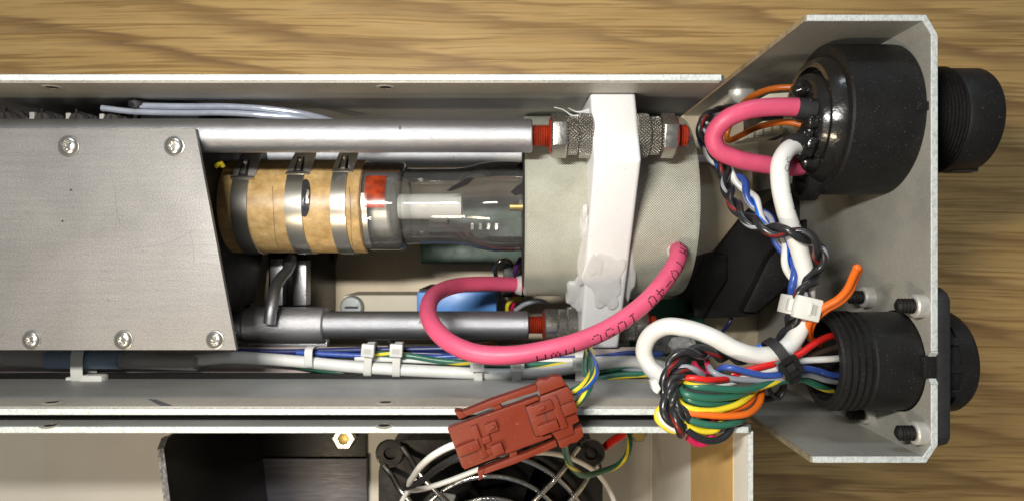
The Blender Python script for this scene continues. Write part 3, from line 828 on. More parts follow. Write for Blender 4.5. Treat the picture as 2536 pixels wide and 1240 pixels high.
blob_patch(-6.6, -1.0, 1.7, 11.0, 0.9, 2.1, -2.2)
blob_patch(-7.6, 14.0, 3.4, 6.5, 1.3, 3.7, -3.6)
blob_patch(6.9, 6.0, 2.0, 9.0, 1.2, 5.2, -3.2)
blob_patch(-7.2, -11, 1.4, 5.0, 0.8, 6.4, -3.2)
for k, (pp) in enumerate([[(1372, 266, 108), (1395, 272, 108), (1420, 288, 107), (1462, 280, 108)], [(1408, 268, 107), (1430, 278, 108), (1465, 272, 108)]]):
    MB().tube(wpath(pp), lambda t: 0.12 + 0.75*t*t, 8).build('silicone_strand', 'glue', blk, angle=80)

# dark rear block under the cover plate
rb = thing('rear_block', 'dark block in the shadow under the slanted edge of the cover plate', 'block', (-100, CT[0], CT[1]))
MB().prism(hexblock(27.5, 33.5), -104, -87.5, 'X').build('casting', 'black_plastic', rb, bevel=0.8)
MB().tube(wpath([(535, 412, 100), (548, 404, 101), (552, 412, 100)]), 0.7, 8).build('yellow_lead', 'w_yellow', rb)
for py in (452, 470, 505): MB().lathe([(-87.6, 0.9), (-86.8, 0.9), (-86.6, 0.5)], (YY(py, 104), 104), 'X', 12).build('pin', 'chrome', rb)

# woven insulator
iv = thing('insulator', 'big round insulator wrapped in pale woven glass cloth, white block round its middle', 'insulator', (28, AX, AZ))
CR = 28.2
MB().lathe([(4.0, 26.5), (3.6, 27.6), (4.1, CR), (50.9, CR), (52.3, CR - 0.6), (52.7, CR - 1.6), (52.7, 10)], (AX, AZ), 'X', 120).build('wrapping', 'weave', iv, angle=40)
MB().lathe([(4.0, 26.6), (3.3, 25.0), (3.2, 13.4)], (AX, AZ), 'X', 60, caps=False).build('end_face', 'black_matt', iv)

# glass tube
gt = thing('glass_tube', 'clear glass laser tube reaching from the brown sleeve into the woven insulator', 'laser tube', (-20, AX, AZ))
GR = 13.9
prof = [(-47, 12.6), (-36, 12.5), (-33.4, 12.0), (-30, 11.9), (-18, 12.0), (-14, 12.5), (-10, 13.6), (-6, 14.2), (0, 14.2), (4.2, 13.9)]
MB().lathe(prof, (AX, AZ), 'X', 72, caps=False).build('envelope', 'glass', gt, angle=60)
MB().lathe([(-47, GR), (-35.2, GR), (-34.0, GR - 0.3), (-33.4, 12.6), (-33.4, 12.1)], (AX, AZ), 'X', 72, caps=False).build('outer_collar', 'glass', gt, angle=50)
MB().lathe([(-35.8, 0.6), (-35.8, 4.0), (-15.9, 4.1), (-15.9, 0.7)], (AX, AZ), 'X', 40, caps=False).build('inner_tube', 'frosted', gt, angle=30)
MB().lathe([(-47, 9.0), (-47, 9.6), (-38.2, 9.6), (-37.6, 9.0), (-37.6, 7.6), (-45, 7.4)], (AX, AZ), 'X', 48, caps=False).build('cathode_can', 'spacer', gt, angle=40)
MB().lathe([(-37.6, 7.4), (-36.4, 4.0), (-35.9, 0.8)], (AX, AZ), 'X', 40, caps=False).build('inner_cone', 'frosted', gt)
MB().lathe([(-29.5, 1.3), (-27, 1.3)], (AX, AZ), 'X', 20).build('gold_ring', 'brass', gt)
MB().lathe([(-0.9, 1.2), (-0.7, 1.45), (4.4, 1.45)], (AX, AZ), 'X', 24).build('centre_pin', 'brass', gt)
MB().lathe([(-36.5, 0.9), (-36, 0.9)], (AX, AZ), 'X', 12).build('bore_end', 'black_matt', gt)
for k, (px, py) in enumerate([(962, 492), (978, 490), (966, 520), (980, 536), (964, 548), (955, 576)]):
    p = W(px, py, 79)
    lump(p, (0.9, 0.5, 0.5), k*2.2, 0.5).build('sparkle_bead', 'chrome', gt, angle=80)  # chrome beads added for sparkle inside the glass
def skin_patch(x0, x1, a0, a1, r, t, nx=10, na=20, rag=0.0, seed=0.0):
    """piece of curved skin on the tube; angle 0 is straight up, positive towards north"""
    mb = MB()
    def P(u, v, rr):
        a = a0 + (a1 - a0)*v
        x = x0 + (x1 - x0)*u
        if rag:
            x += rag*mnoise.noise(Vector((v*3, u*2.2, seed))) ; a += rag*0.06*mnoise.noise(Vector((u*3.3, v, seed + 4)))
        return Vector((x, AX + rr*math.sin(R(a)) if not rag else AX + rr*math.sin(R(a)), AZ + rr*math.cos(R(a))))
    mb.grid(lambda u, v: P(u, v, r + t), nx, na)
    n = len(mb.v); mb.grid(lambda u, v: P(u, v, r), nx, na)
    # rim
    def idx(i, j, o): return o + j*(nx+1) + i
    rim = [(i, 0) for i in range(nx)] + [(nx, j) for j in range(na)] + [(i, na) for i in range(nx, 0, -1)] + [(0, j) for j in range(na, 0, -1)]
    F = []
    for q in range(len(rim)):
        a, b = rim[q], rim[(q+1) % len(rim)]
        F.append((idx(*a, 0), idx(*b, 0), idx(*b, n), idx(*a, n)))
    mb.f += F; mb.uv += [[(0,0)]*4]*len(F); mb.mi += [0]*len(F)
    return mb
skin_patch(XX(902, 91), XX(953, 91), 37, -5, GR + 0.05, 0.25, rag=0.3, seed=1).build('amber_tape', 'amber', gt)
skin_patch(XX(884, 91), XX(908, 91), 13, -70, GR + 0.02, 0.22).build('metal_foil', 'strap', gt)
skin_patch(XX(892, 80), XX(985, 91), 62, 44, GR + 0.05, 0.15).build('brown_tape', pm('brown_film', (0.10, 0.055, 0.03, 1), 0.3, 0, 0.3, 20, alpha=0.75), gt)
# black brush marks
def mark(pts, par, nm='ink_mark', rr=14.35):
    mb = MB(); v = []
    for px, py in pts:
        p = W(px, py, AZ + 12)
        a = math.asin(max(-0.99, min(0.99, (p.y - AX)/rr)))
        v.append(Vector((p.x, AX + rr*math.sin(a), AZ + rr*math.cos(a))))
    n = len(v); w = [q + Vector((0, (q.y-AX), (q.z-AZ))).normalized()*0.12 for q in v]
    mb.add(v + w, [tuple(range(n)), tuple(range(n, 2*n))] + [(i, (i+1) % n, n + (i+1) % n, n + i) for i in range(n)])
    return mb.build(nm, 'ink', par)
mark([(1106, 474), (1122, 462), (1146, 447), (1160, 440), (1172, 441), (1160, 455), (1135, 467), (1118, 473)], gt, rr=13.6)
mark([(1278, 408), (1292, 396), (1306, 384), (1306, 430), (1296, 424), (1288, 412)], gt)
mark([(1264, 478), (1280, 462), (1304, 448), (1306, 490), (1290, 482), (1276, 486)], gt)

# brown paper sleeve with steel straps
slv = thing('paper_sleeve', 'varnished brown paper sleeve round the tube, held by three steel straps', 'sleeve', (-65, AX, AZ))
SR = 14.7
MB().lathe([(-88, SR - 1.6), (-88, SR), (-46.2, SR), (-45.6, SR - 0.25), (-45.4, SR - 0.9), (-45.6, SR - 1.4)], (AX, AZ), 'X', 80, caps=False).build('tube_wall', 'card', slv, angle=40)
skin_patch(-45.9, -45.1, 60, -110, SR - 1.3, 1.0, nx=4, na=60, rag=0.5, seed=7).build('frayed_edge', pm('dark_fibre', (0.14, 0.085, 0.04, 1), 0.7, 0, 0.5, 80), slv)
mb = MB()
cen, na_ = -61.6, 30
v = []; f = []
for q in (0.0, 0.35, 0.7, 1.0):
    for i in range(na_):
        a = 2*PI*i/na_; th_ = R(7) + 0.40*q*math.sin(a); x = cen + 1.9*q*math.cos(a)
        v.append(Vector((x, AX + (SR+0.07)*math.sin(th_), AZ + (SR+0.07)*math.cos(th_))))
for j in range(3):
    for i in range(na_): f.append((j*na_ + i, j*na_ + (i+1) % na_, (j+1)*na_ + (i+1) % na_, (j+1)*na_ + i))
mb.add(v, f).build('oval_hole', pm('hole_inside', (0.05, 0.05, 0.055, 1), 0.25, 0.5, 0.3, 30), slv)
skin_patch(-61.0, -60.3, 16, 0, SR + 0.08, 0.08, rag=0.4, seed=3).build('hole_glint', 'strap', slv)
# lengthwise crease
for x in (-71.2, -48.3):
    MB().tube([Vector((x + 0.5*math.sin(i/6), AX + (SR+0.0)*math.sin(R(20 - 3*i)), AZ + (SR+0.0)*math.cos(R(20 - 3*i)))) for i in range(28)], 0.06, 5).build('crease', 'ink', slv)

strap_px = [(570, 612, 430, 'the cover plate', 50), (704, 748, 414, 'middle of the sleeve beside the oval hole', 57), (817, 856, 404, 'frayed end of the sleeve', 61)]
for i, (xa, xb, py, where, ang) in enumerate(strap_px):
    x0, x1 = XX(xa, 91.5), XX(xb, 91.5)
    st = thing('strap', ['buckled steel strap closest to the cover plate on the brown sleeve', 'middle steel strap on the brown sleeve, beside the oval hole', 'buckled steel strap closest to the frayed end of the brown sleeve'][i], 'strap', ((x0+x1)/2, AX, AZ), 'steel straps round the brown sleeve')
    r = SR + 0.1
    band = MB()
    pts = [Vector(((x0+x1)/2, AX + r*math.sin(R(a)), AZ + r*math.cos(R(a)))) for a in range(0, 360, 4)]
    # flat band with slightly rounded edges
    w = (x1 - x0)
    band.lathe([(x0, r), (x0 + 0.12, r + 0.26), (x0 + w*0.5, r + 0.3), (x1 - 0.12, r + 0.26), (x1, r)], (AX, AZ), 'X', 96, caps=False)
    band.build('band', 'strap', st, angle=60)
    A = R(ang)
    q = Matrix.Translation(((x0+x1)/2 + 0.5, AX + (r + 0.5)*math.sin(A), AZ + (r + 0.5)*math.cos(A))) @ Matrix.Rotation(-A*0.62, 4, 'X')
    w2 = w*0.66
    bk = MB()
    bk.prism([(-w2, -4.6), (w2*0.98, -4.6), (w2*1.15, -3.4), (w2*1.2, 4.2), (w2*0.8, 5.2), (-w2*0.6, 5.2), (-w2*1.0, -2.5)], 0.2, 0.75, 'Z', xf=q)
    b_ = bk.build('buckle', 'buckle', st, bevel=0.15)
    MB().box(-w2*1.05, w2*1.05, -5.5, -4.5, 0.0, 1.1, xf=q).build('buckle_lip', 'strap', b_, bevel=0.3)
    MB().prism([(-1.5, -4.4), (1.5, -4.4), (1.1, 0.5), (0.9, 1.6), (-0.9, 1.6), (-1.1, 0.5)], 0.76, 0.84, 'Z', xf=q).build('slot', 'ink', b_)
    MB().lathe([(0.8, 0.85), (1.6, 0.95), (2.2, 0.7), (2.4, 0.2)], (0, 0.2), 'Z', 16, xf=q).build('rivet', 'chrome', b_)
    MB().box(-0.75, 0.75, -3.9, 0.2, 0.85, 1.3, xf=q).build('tongue', 'strap', b_, bevel=0.2)

# ================================================================== cover plate
CZ = 117.0
cv = thing('cover_plate', 'large grey aluminium plate with slanted end and five star screws over the tube', 'plate', (-110, 3, CZ))
k = CZ + 1.5
poly = [(-200, YY(866, k)), (XX(585, k), YY(866, k)), (XX(483, k), YY(318, k)), (-200, YY(318, k))]
MB().prism(poly, CZ, CZ + 1.5, 'Z').build('plate', 'cover', cv, bevel=0.18, seg=2)
MB().box(-200, XX(470, CZ), YY(862, CZ), YY(862, CZ) + 1.5, 86, CZ - 0.02).build('folded_side', 'sheet', cv)
def star_head(par, x, y, z, r, rot, mat='screw'):
    """pan head screw with a six-lobed recess, one continuous surface"""
    n, m = 48, 18
    v = []; f = []
    def h(q, th):
        lob = 0.50 + 0.085*math.cos(6*(th - rot))
        dome = r*0.62*math.sqrt(max(0, 1 - (q*0.96)**2.6))
        if q < lob - 0.07: return dome - r*0.42
        if q < lob: return dome - r*0.42*(lob - q)/0.07
        return dome
    v.append(Vector((x, y, z + h(0, 0))))
    for j in range(1, m + 1):
        q = (j/m)
        for i in range(n):
            th = 2*PI*i/n
            v.append(Vector((x + r*q*math.cos(th), y + r*q*math.sin(th), z + h(q, th))))
    for i in range(n): f.append((0, 1 + i, 1 + (i+1) % n))
    for j in range(m - 1):
        for i in range(n): f.append((1 + j*n + i, 1 + (j+1)*n + i, 1 + (j+1)*n + (i+1) % n, 1 + j*n + (i+1) % n))
    b = 1 + (m-1)*n
    base = [Vector((x + r*1.0*math.cos(2*PI*i/n), y + r*1.0*math.sin(2*PI*i/n), z)) for i in range(n)]
    o = len(v); v += base
    for i in range(n): f.append((b + i, o + i, o + (i+1) % n, b + (i+1) % n))
    so = MB().add(v, f).build('screw', mat, par, angle=38)
    MB().lathe([(z - 0.0, r*1.08), (z + 0.35, r*1.06), (z + 0.4, r*0.98)], (x, y), 'Z', 32).build('washer_face', mat, so)
for i, (px, py, r) in enumerate([(168, 362, 2.6), (430, 362, 2.45), (76, 841, 2.25), (304, 841, 2.3), (531, 841, 2.15)]):
    p = W(px, py, CZ + 2)
    star_head(cv, p.x, p.y, CZ + 1.5, r, 0.3 + i*0.7)

# handling marks on the cover plate
for k, pts in enumerate([[(272, 420), (284, 470), (290, 530), (298, 556), (316, 568)], [(470, 575), (478, 610), (480, 650)], [(330, 615), (420, 600), (480, 570)], [(350, 812), (372, 830)], [(130, 520), (170, 512), (215, 515)]]):
    P = smooth([W(px, py, CZ + 1.5) for px, py in pts], 0.8)
    P = [Vector((p.x, p.y, CZ + 1.502)) for p in P]
    MB().ribbon(P, lambda i: Vector((0, 0, 1)), 0.12 if k else 0.2, 0.01).build('scratch', pm('scratch_mark', (0.225, 0.215, 0.208, 1), 0.45, 0.3, 0.3, 60), cv)
for px, py in ((176, 471), (155, 548)):
    p = W(px, py, CZ + 1.5)
    lump((p.x, p.y, CZ + 1.5), (0.28, 0.24, 0.06), px*0.1, 0.5).build('speck', 'ink', cv)
# ================================================================== things inside the tray
# terminal block behind the upper rod
tb = thing('terminal_block', 'row of black screw terminals in the gap behind the upper rod', 'terminal block', (XX(200, 70), YY(290, 70), 40))
zt = 97.0
for i, px in enumerate((62, 152, 235, 318, 398)):
    x = XX(px, zt); y = 39.2 - 0.25*i
    MB().box(x - 4.4, x + 4.2, 28, y, 60, zt).build('cell', 'black_plastic', tb, bevel=0.5)
    MB().box(x + 1.5, x + 2.9, 29, y + 0.6, zt - 6, zt + 0.5).build('clip', 'spacer', tb, bevel=0.15, seg=1)
    if i < 4:
        sy = 36.6 - 0.2*i
        s_ = MB().lathe([(zt + 0.2, 3.6 if i == 0 else 2.9), (zt + 1.6, 3.6 if i == 0 else 2.9), (zt + 1.7, 2.4), (zt + 4.4, 3.0), (zt + 5.4, 2.2)], (x - 1.9, sy), 'Z', 28).build('screw', pm('blackened_screw', (0.13, 0.12, 0.115, 1), 0.35, 0.8, 0.3, 40), tb)
        MB().box(x - 2.2, x - 1.6, sy - 3.4, sy + 3.4, zt + 4.6, zt + 5.5).build('slot', 'ink', s_)
        MB().prism([(x - 4.2, 34), (x + 1.2, 34), (x + 1.2, y - 0.2), (x - 2.6, y + 0.6), (x - 4.2, y - 0.4)], zt, zt + 0.9 + 2.2*(i > 0), 'Z').build('barrier', 'black_matt', tb, bevel=0.2, seg=1)
wire('clear_wire', 'clear_wire', [(252, 268, 105), (330, 277, 104), (450, 280, 103), (560, 280, 103), (660, 286, 102), (760, 296, 99), (850, 330, 90)], 1.75, 'shiny bluish wire from the third screw terminal to the upper rod', 'wire', 'pair of shiny wires at the terminals')
wire('clear_wire', 'clear_wire', [(345, 262, 104), (450, 264, 103.5), (560, 264, 103), (680, 272, 102), (780, 288, 99), (880, 320, 90)], 1.75, 'shiny bluish wire hugging the tray wall, arching over its twin', 'wire', 'pair of shiny wires at the terminals')
lump(W(338, 258, 104), (2.2, 1.6, 1.6), 4.4).build('resin_blob', 'black_matt', tb)

# circuit board, capacitor, label and other things on the tray floor
zb = 12.0
pb = thing('circuit_board', 'dark green circuit board on the tray floor beneath the glass tube', 'circuit board', (XX(1250, zb), YY(600, zb), 6))
MB().box(XX(1042, zb), XX(1300, zb), YY(652, zb), YY(505, zb), 10.4, zb).build('board', 'pcb', pb)
MB().box(XX(1062, 18), XX(1108, 18), YY(562, 18), YY(540, 18), zb, 18).build('chip', 'ivory', pb, bevel=0.3)
MB().box(XX(1110, 18), XX(1150, 18), YY(600, 18), YY(560, 18), zb, 16).build('chip', 'black_plastic', pb, bevel=0.3)
for k in range(4):
    MB().box(XX(1165 + 20*k, 14), XX(1174 + 20*k, 14), YY(570, 14), YY(552, 14), zb, 14).build('resistor', 'steel', pb, bevel=0.2, seg=1)
cp = thing('capacitor', 'bright blue box capacitor behind the lower rod, inside the pink loop', 'capacitor', (XX(1130, 45), YY(740, 45), 6))
MB().box(XX(1032, 46), XX(1230, 46), YY(800, 46), YY(722, 46), 6, 46).build('case', 'blue_box', cp, bevel=0.7)
MB().box(XX(1036, 46), XX(1228, 46), YY(722, 46), YY(716, 46), 6, 44).build('case_end', 'black_matt', cp)
mesh_thing(MB().box(XX(850, 30), XX(1034, 30), YY(775, 30), YY(730, 30), 6, 30), 'component_case', 'label', 'cream oblong component case beside the blue capacitor', 'component', bevel=0.5)
b_ = thing('floor_screw', 'round grey screw head on the tray floor just above the lower rod', 'screw', (XX(870, 32), YY(755, 32), 6))
MB().lathe([(6, 2.0), (31, 2.0), (31, 4.4), (33, 4.3), (33.6, 3.8), (33.8, 2)], (XX(870, 33), YY(760, 33)), 'Z', 24).build('head', pm('dull_zinc', (0.36, 0.38, 0.38, 1), 0.5, 0.3, 0.2, 20), b_)
MB().box(XX(870, 34) - 2.5, XX(870, 34) + 2.5, YY(760, 33) - 0.4, YY(760, 33) + 0.4, 33.4, 34.0).build('slot', 'black_matt', b_)
# bits of boards south of the insulator
gb = thing('circuit_board', 'green circuit board showing between white loop and woven insulator', 'circuit board', (XX(1660, 25), YY(830, 25), 6))
MB().box(XX(1560, 25), XX(1745, 25), YY(905, 25), YY(740, 25), 23.5, 25).build('board', 'pcb', gb)
for i, (px, py, a, b, m) in enumerate([(1625, 870, 18, 22, 'ivory'), (1600, 840, 12, 12, 'black_plastic'), (1700, 800, 16, 10, 'black_plastic'), (1672, 848, 22, 14, 'ivory')]):
    MB().box(XX(px - a, 32), XX(px + a, 32), YY(py + b, 32), YY(py - b, 32), 25, 32).build('component', m, gb, bevel=0.5)
mesh_thing(lump(W(1640, 850, 40), (5, 4, 3), 3.3, 0.6), 'cotton_wad', 'nylon', 'fluffy white wad in the dark below the woven insulator', 'wad', angle=80)
mesh_thing(MB().prism([tuple(W(px, py, 58)[:2]) for px, py in ((1165, 850), (1215, 846), (1240, 858), (1235, 868), (1160, 872))], 55, 58), 'film_piece', 'orange_part', 'small orange film piece under the lower rod by the pink cable', 'film', bevel=0.3)
mesh_thing(MB().prism([tuple(W(px, py, 58)[:2]) for px, py in ((905, 840), (960, 843), (962, 868), (908, 866))], 52, 58), 'ceramic_chip', 'label', 'small pale block under the lower rod among the navy wires', 'component', bevel=0.3)
wire('lead_wire', 'chrome', [(1232, 700, 40), (1226, 660, 44), (1240, 646, 46), (1262, 645, 40), (1270, 670, 30)], 1.6, 'bent bare grey lead beside the start of the pink cable', 'wire')
wire('purple_wire', pm('purple_insulation', (0.10, 0.03, 0.14, 1), 0.35), [(1290, 640, 50), (1276, 668, 46), (1284, 700, 40), (1300, 730, 40)], 1.8, 'dark purple wire hanging by the insulator edge', 'wire')
wire('yellow_wire', 'w_yellow', [(1256, 770, 44), (1258, 752, 46), (1270, 740, 46), (1290, 738, 44)], 1.5, 'short yellow wire curving out above the lower rod end', 'wire')
wire('grey_wire', 'w_grey', [(1276, 768, 46), (1300, 752, 48), (1330, 744, 48), (1350, 748, 44)], 1.7, 'short grey wire above the lower rod threads', 'wire')
wire('red_wire', 'w_pinkred', [(1266, 768, 42), (1272, 750, 44), (1275, 726, 44)], 1.4, 'short crimson wire beside the yellow one above the lower rod', 'wire')
mesh_thing(MB().box(XX(1246, 36), XX(1300, 36), YY(735, 36), YY(660, 36), 6, 36), 'relay', 'black_plastic', 'small black block in the dark under the insulator edge', 'component', bevel=0.5)

# post, black hook block and bent rod under the sleeve
ps = mesh_thing(MB().prism([tuple(W(px, py, 42)[:2]) for px, py in ((636, 600), (672, 600), (660, 770), (618, 770))], 40, 42), 'flat_bar', 'tray', 'beige flat bar passing down behind the brown sleeve', 'bar', bevel=0.2)
hk = thing('hook_block', 'black block with bent grey pin resting over the dark clamp collar', 'clamp', (XX(712, 50), YY(700, 50), 6))
MB().box(XX(664, 46), XX(762, 46), YY(790, 46), YY(600, 46), 6, 46).build('base', 'black_paint', hk, bevel=0.6)
MB().box(XX(668, 52), XX(700, 52), YY(756, 52), YY(640, 52), 46, 52).build('jaw', 'collar', hk, bevel=0.5)
MB().box(XX(724, 52), XX(758, 52), YY(756, 52), YY(645, 52), 46, 52).build('jaw', 'collar', hk, bevel=0.5)
MB().tube(wpath([(722, 640, 55), (712, 668, 62), (694, 690, 70), (682, 712, 76), (676, 745, 81), (670, 775, 82.5), (667, 800, 82.5)]), 1.85, 18).build('bent_pin', 'rod', hk, angle=40)
MB().box(XX(600, 40), XX(640, 40), YY(790, 40), YY(560, 40), 6, 40).build('side_block', 'black_paint', hk, bevel=0.6)
MB().prism([tuple(W(px, py, 12)[:2]) for px, py in ((770, 620), (830, 620), (800, 760), (770, 760))], 6, 12).build('foot', 'black_paint', hk)

# tubing and plug on the ledge below the cover plate
tl = thing('tube_joiner', 'cloudy blue joiner in clear tubing lying under the cover plate edge', 'tubing', (XX(210, 87), YY(888, 87), 81))
def xtube(pp, r, name, mat, par, n=20): return MB().tube(wpath(pp), r, n).build(name, mat, par, angle=50)
xtube([(120, 888, 86), (210, 889, 86), (300, 890, 86)], 2.9, 'joiner', 'blue_plug', tl)
xtube([(-160, 880, 86), (0, 884, 86), (60, 886, 86), (124, 888, 86)], 2.5, 'clear_tube', 'tubing', tl)
xtube([(296, 890, 86), (380, 893, 86), (488, 896, 86)], 2.6, 'clear_tube', 'tubing', tl)
xtube([(340, 892, 86), (430, 894, 86), (492, 895, 86)], 1.6, 'core_wire', 'w_beige', tl)

# wires running along the ledge
G = 'harness wires along the tray ledge'
wire('white_cable', 'w_white', [(480, 892, 85), (560, 884, 86), (660, 888, 86), (760, 896, 86), (860, 906, 86), (980, 914, 86), (1120, 921, 86), (1240, 925, 86), (1330, 922, 86), (1450, 905, 86), (1560, 894, 85), (1660, 910, 84)], 3.7, 'thickest white cable of the harness on the tray ledge', 'cable', G)
L2 = [
 ('w_navy', [(590, 868, 84), (700, 870, 83), (850, 866, 83), (1000, 864, 83), (1100, 862, 83)], 1.7, 'dark navy wire just below the lower rod'),
 ('w_navy', [(620, 876, 83), (760, 882, 82), (900, 876, 82), (1030, 874, 82), (1160, 880, 82)], 1.6, 'second navy wire, under the ties near the clamp collar'),
 ('w_blue', [(735, 872, 84), (900, 880, 84), (1040, 884, 84), (1200, 880, 84), (1330, 888, 84), (1480, 884, 84), (1560, 874, 84), (1640, 876, 84)], 1.7, 'blue harness wire running along the top of the white cable'),
 ('w_white', [(880, 886, 84), (1000, 890, 85), (1110, 894, 85), (1260, 892, 85), (1400, 892, 85), (1500, 888, 85), (1600, 892, 84)], 1.8, 'thin white wire beside the blue harness wire'),
 ('w_greenyellow', [(930, 874, 85), (1010, 880, 86), (1090, 892, 86), (1200, 900, 86), (1330, 902, 86), (1480, 902, 85), (1600, 898, 84)], 1.9, 'green and yellow wire above the thick white cable'),
 ('w_green', [(980, 884, 84), (1080, 896, 84), (1200, 906, 84), (1320, 906, 84), (1420, 898, 84)], 1.7, 'plain green wire nestled against the thick white cable'),
 ('w_green', [(720, 902, 84), (830, 920, 84), (940, 934, 84), (1060, 936, 84), (1180, 938, 85), (1300, 934, 85), (1440, 926, 85), (1560, 905, 85), (1650, 898, 84)], 1.9, 'green wire along the lower side of the white cable'),
 ('w_greenyellow', [(1180, 934, 86), (1260, 946, 86), (1350, 950, 86), (1420, 948, 86), (1530, 928, 86), (1640, 925, 86)], 1.9, 'green and yellow wire dipping lowest beside the tray wall'),
 ('w_brown', [(1150, 938, 83), (1280, 944, 83), (1430, 946, 83), (1560, 940, 83), (1650, 938, 83)], 1.5, 'thin orange brown wire in the shadow of the harness'),
 ('w_grey', [(1460, 900, 85), (1540, 910, 85), (1600, 918, 85), (1660, 918, 85)], 1.7, 'grey wire leaving the harness near the white loop'),
 ('w_yellow', [(1480, 938, 86), (1540, 931, 86), (1600, 927, 86), (1660, 930, 86)], 1.6, 'yellow wire at the end of the harness by the black twisted pair'),
 ('w_black', [(1500, 948, 84), (1570, 945, 84), (1650, 944, 84)], 2.0, 'black wire at the bottom edge of the harness end'),
]
for m, pp, dia, lab in L2: wire(m[2:] + '_wire' if not m.endswith('yellow') or m == 'w_yellow' else 'striped_wire', m, pp, dia, lab, 'wire', G)

# cable ties round the harness
def tie(px, y0, y1, z, w, label, headpx=None, hz=2.2, mat='nylon', group='milky cable ties along the harness', tilt=0.0, hs=(1.0, 1.0)):
    """strap loop in the plane across the harness: px centre, y0..y1 pixel span, z middle height"""
    x = XX(px, z + 2); ya, yb = YY(y0, z + 2), YY(y1, z + 2)
    t = thing('cable_tie', label, 'cable tie', (x, (ya + yb)/2, z - 3), group)
    cyy = (ya + yb)/2; ry = abs(ya - yb)/2; rz = min(3.4, ry)
    pts = []
    for i in range(36):
        a = 2*PI*i/36
        c, s_ = math.cos(a), math.sin(a)
        e = 0.55
        yy = math.copysign(abs(c)**e, c)*ry; zz = math.copysign(abs(s_)**e, s_)*rz
        pts.append(Vector((x + tilt*yy, cyy + yy, z + zz)))
    cc = Vector((x, cyy, z))
    MB().ribbon(pts, lambda i: Vector((0, pts[i].y - cc.y, (pts[i].z - cc.z)*1.6)), w, 0.5, True).build('band', mat, t, bevel=0.12, seg=1, angle=40)
    if headpx is not None:
        hy = YY(headpx, z + rz + 1)
        hx = x + tilt*(hy - cyy)
        h = MB()
        q = Matrix.Translation((hx, hy, z + rz + 0.4)) @ Matrix.Rotation(R(math.degrees(-tilt)), 4, 'Z')
        h.box(-w*0.8*hs[0], w*0.8*hs[0], -1.9*hs[1], 1.9*hs[1], 0, hz, xf=q)
        ho = h.build('head', mat, t, bevel=0.35)
        MB().box(-w*0.45, w*0.45, -0.9, 0.5, hz, hz + 0.05, xf=q).build('latch_slot', pm('dim_nylon', (0.5, 0.5, 0.46, 1), 0.5), ho)
    return t
tie(766, 862, 908, 86, 2.4, 'milky tie nearest the clamp collar on the harness', None)
tie(914, 852, 928, 85, 2.4, 'milky tie with square head, second along from the clamp collar', 866, tilt=0.10)
tie(984, 852, 930, 85, 2.4, 'milky tie where the white cable brightens, touching the lower rod', 866, tilt=0.06)
tie(1184, 886, 944, 86, 2.6, 'milky tie directly under the bottom of the pink loop', 902, tilt=-0.05)
tie(1280, 888, 950, 86, 2.6, 'milky tie just above the red brown plug', 902, tilt=0.05)
tie(1436, 876, 945, 86, 3.0, 'milky tie under the white block, by the green and yellow wires', 900)
bt = tie(198, 862, 948, 86, 3.6, 'large milky tie round the blue tube joiner', None, group=None)
q = W(235, 938, 88)
MB().box(q.x - 3.6, q.x + 3.2, q.y - 1.5, q.y + 1.5, 86, 90).build('head', 'nylon', bt, bevel=0.8)
MB().box(q.x - 9.0, q.x - 6.0, q.y - 1.2, q.y + 0.6, 85, 88).build('tail', 'nylon', bt, bevel=0.5)
# ================================================================== heavy cables
pk = thing('pink_cable', 'pink printed high voltage cable looping over the lower rod into the woven insulator', 'cable', (0, -20, 60))
pk_path = wpath([(1296, 706, 66), (1270, 704, 67), (1200, 702, 72), (1130, 707, 80), (1078, 728, 91), (1060, 768, 103), (1075, 810, 112), (1115, 848, 117), (1180, 874, 120), (1260, 879, 121), (1350, 866, 121), (1440, 842, 120), (1520, 805, 118), (1590, 755, 115), (1640, 702, 112), (1672, 655, 108.5), (1681, 628, 105.5), (1677, 618, 101), (1674, 616, 97)], 0.8)
PR = 2.42
MB().tube(pk_path, PR, 24).build('insulation', 'pink', pk, angle=60)
MB().lathe([(3.2, 3.4), (2.0, 3.1), (1.0, 2.6)], (W(1290, 706, 66).y, 66), 'X', 20).build('seal', 'glue', pk)
c_ = W(1675, 617, 101)
lump(c_, (3.1, 3.1, 1.5), 8.8, 0.3).build('silicone_ring', 'glue', pk)
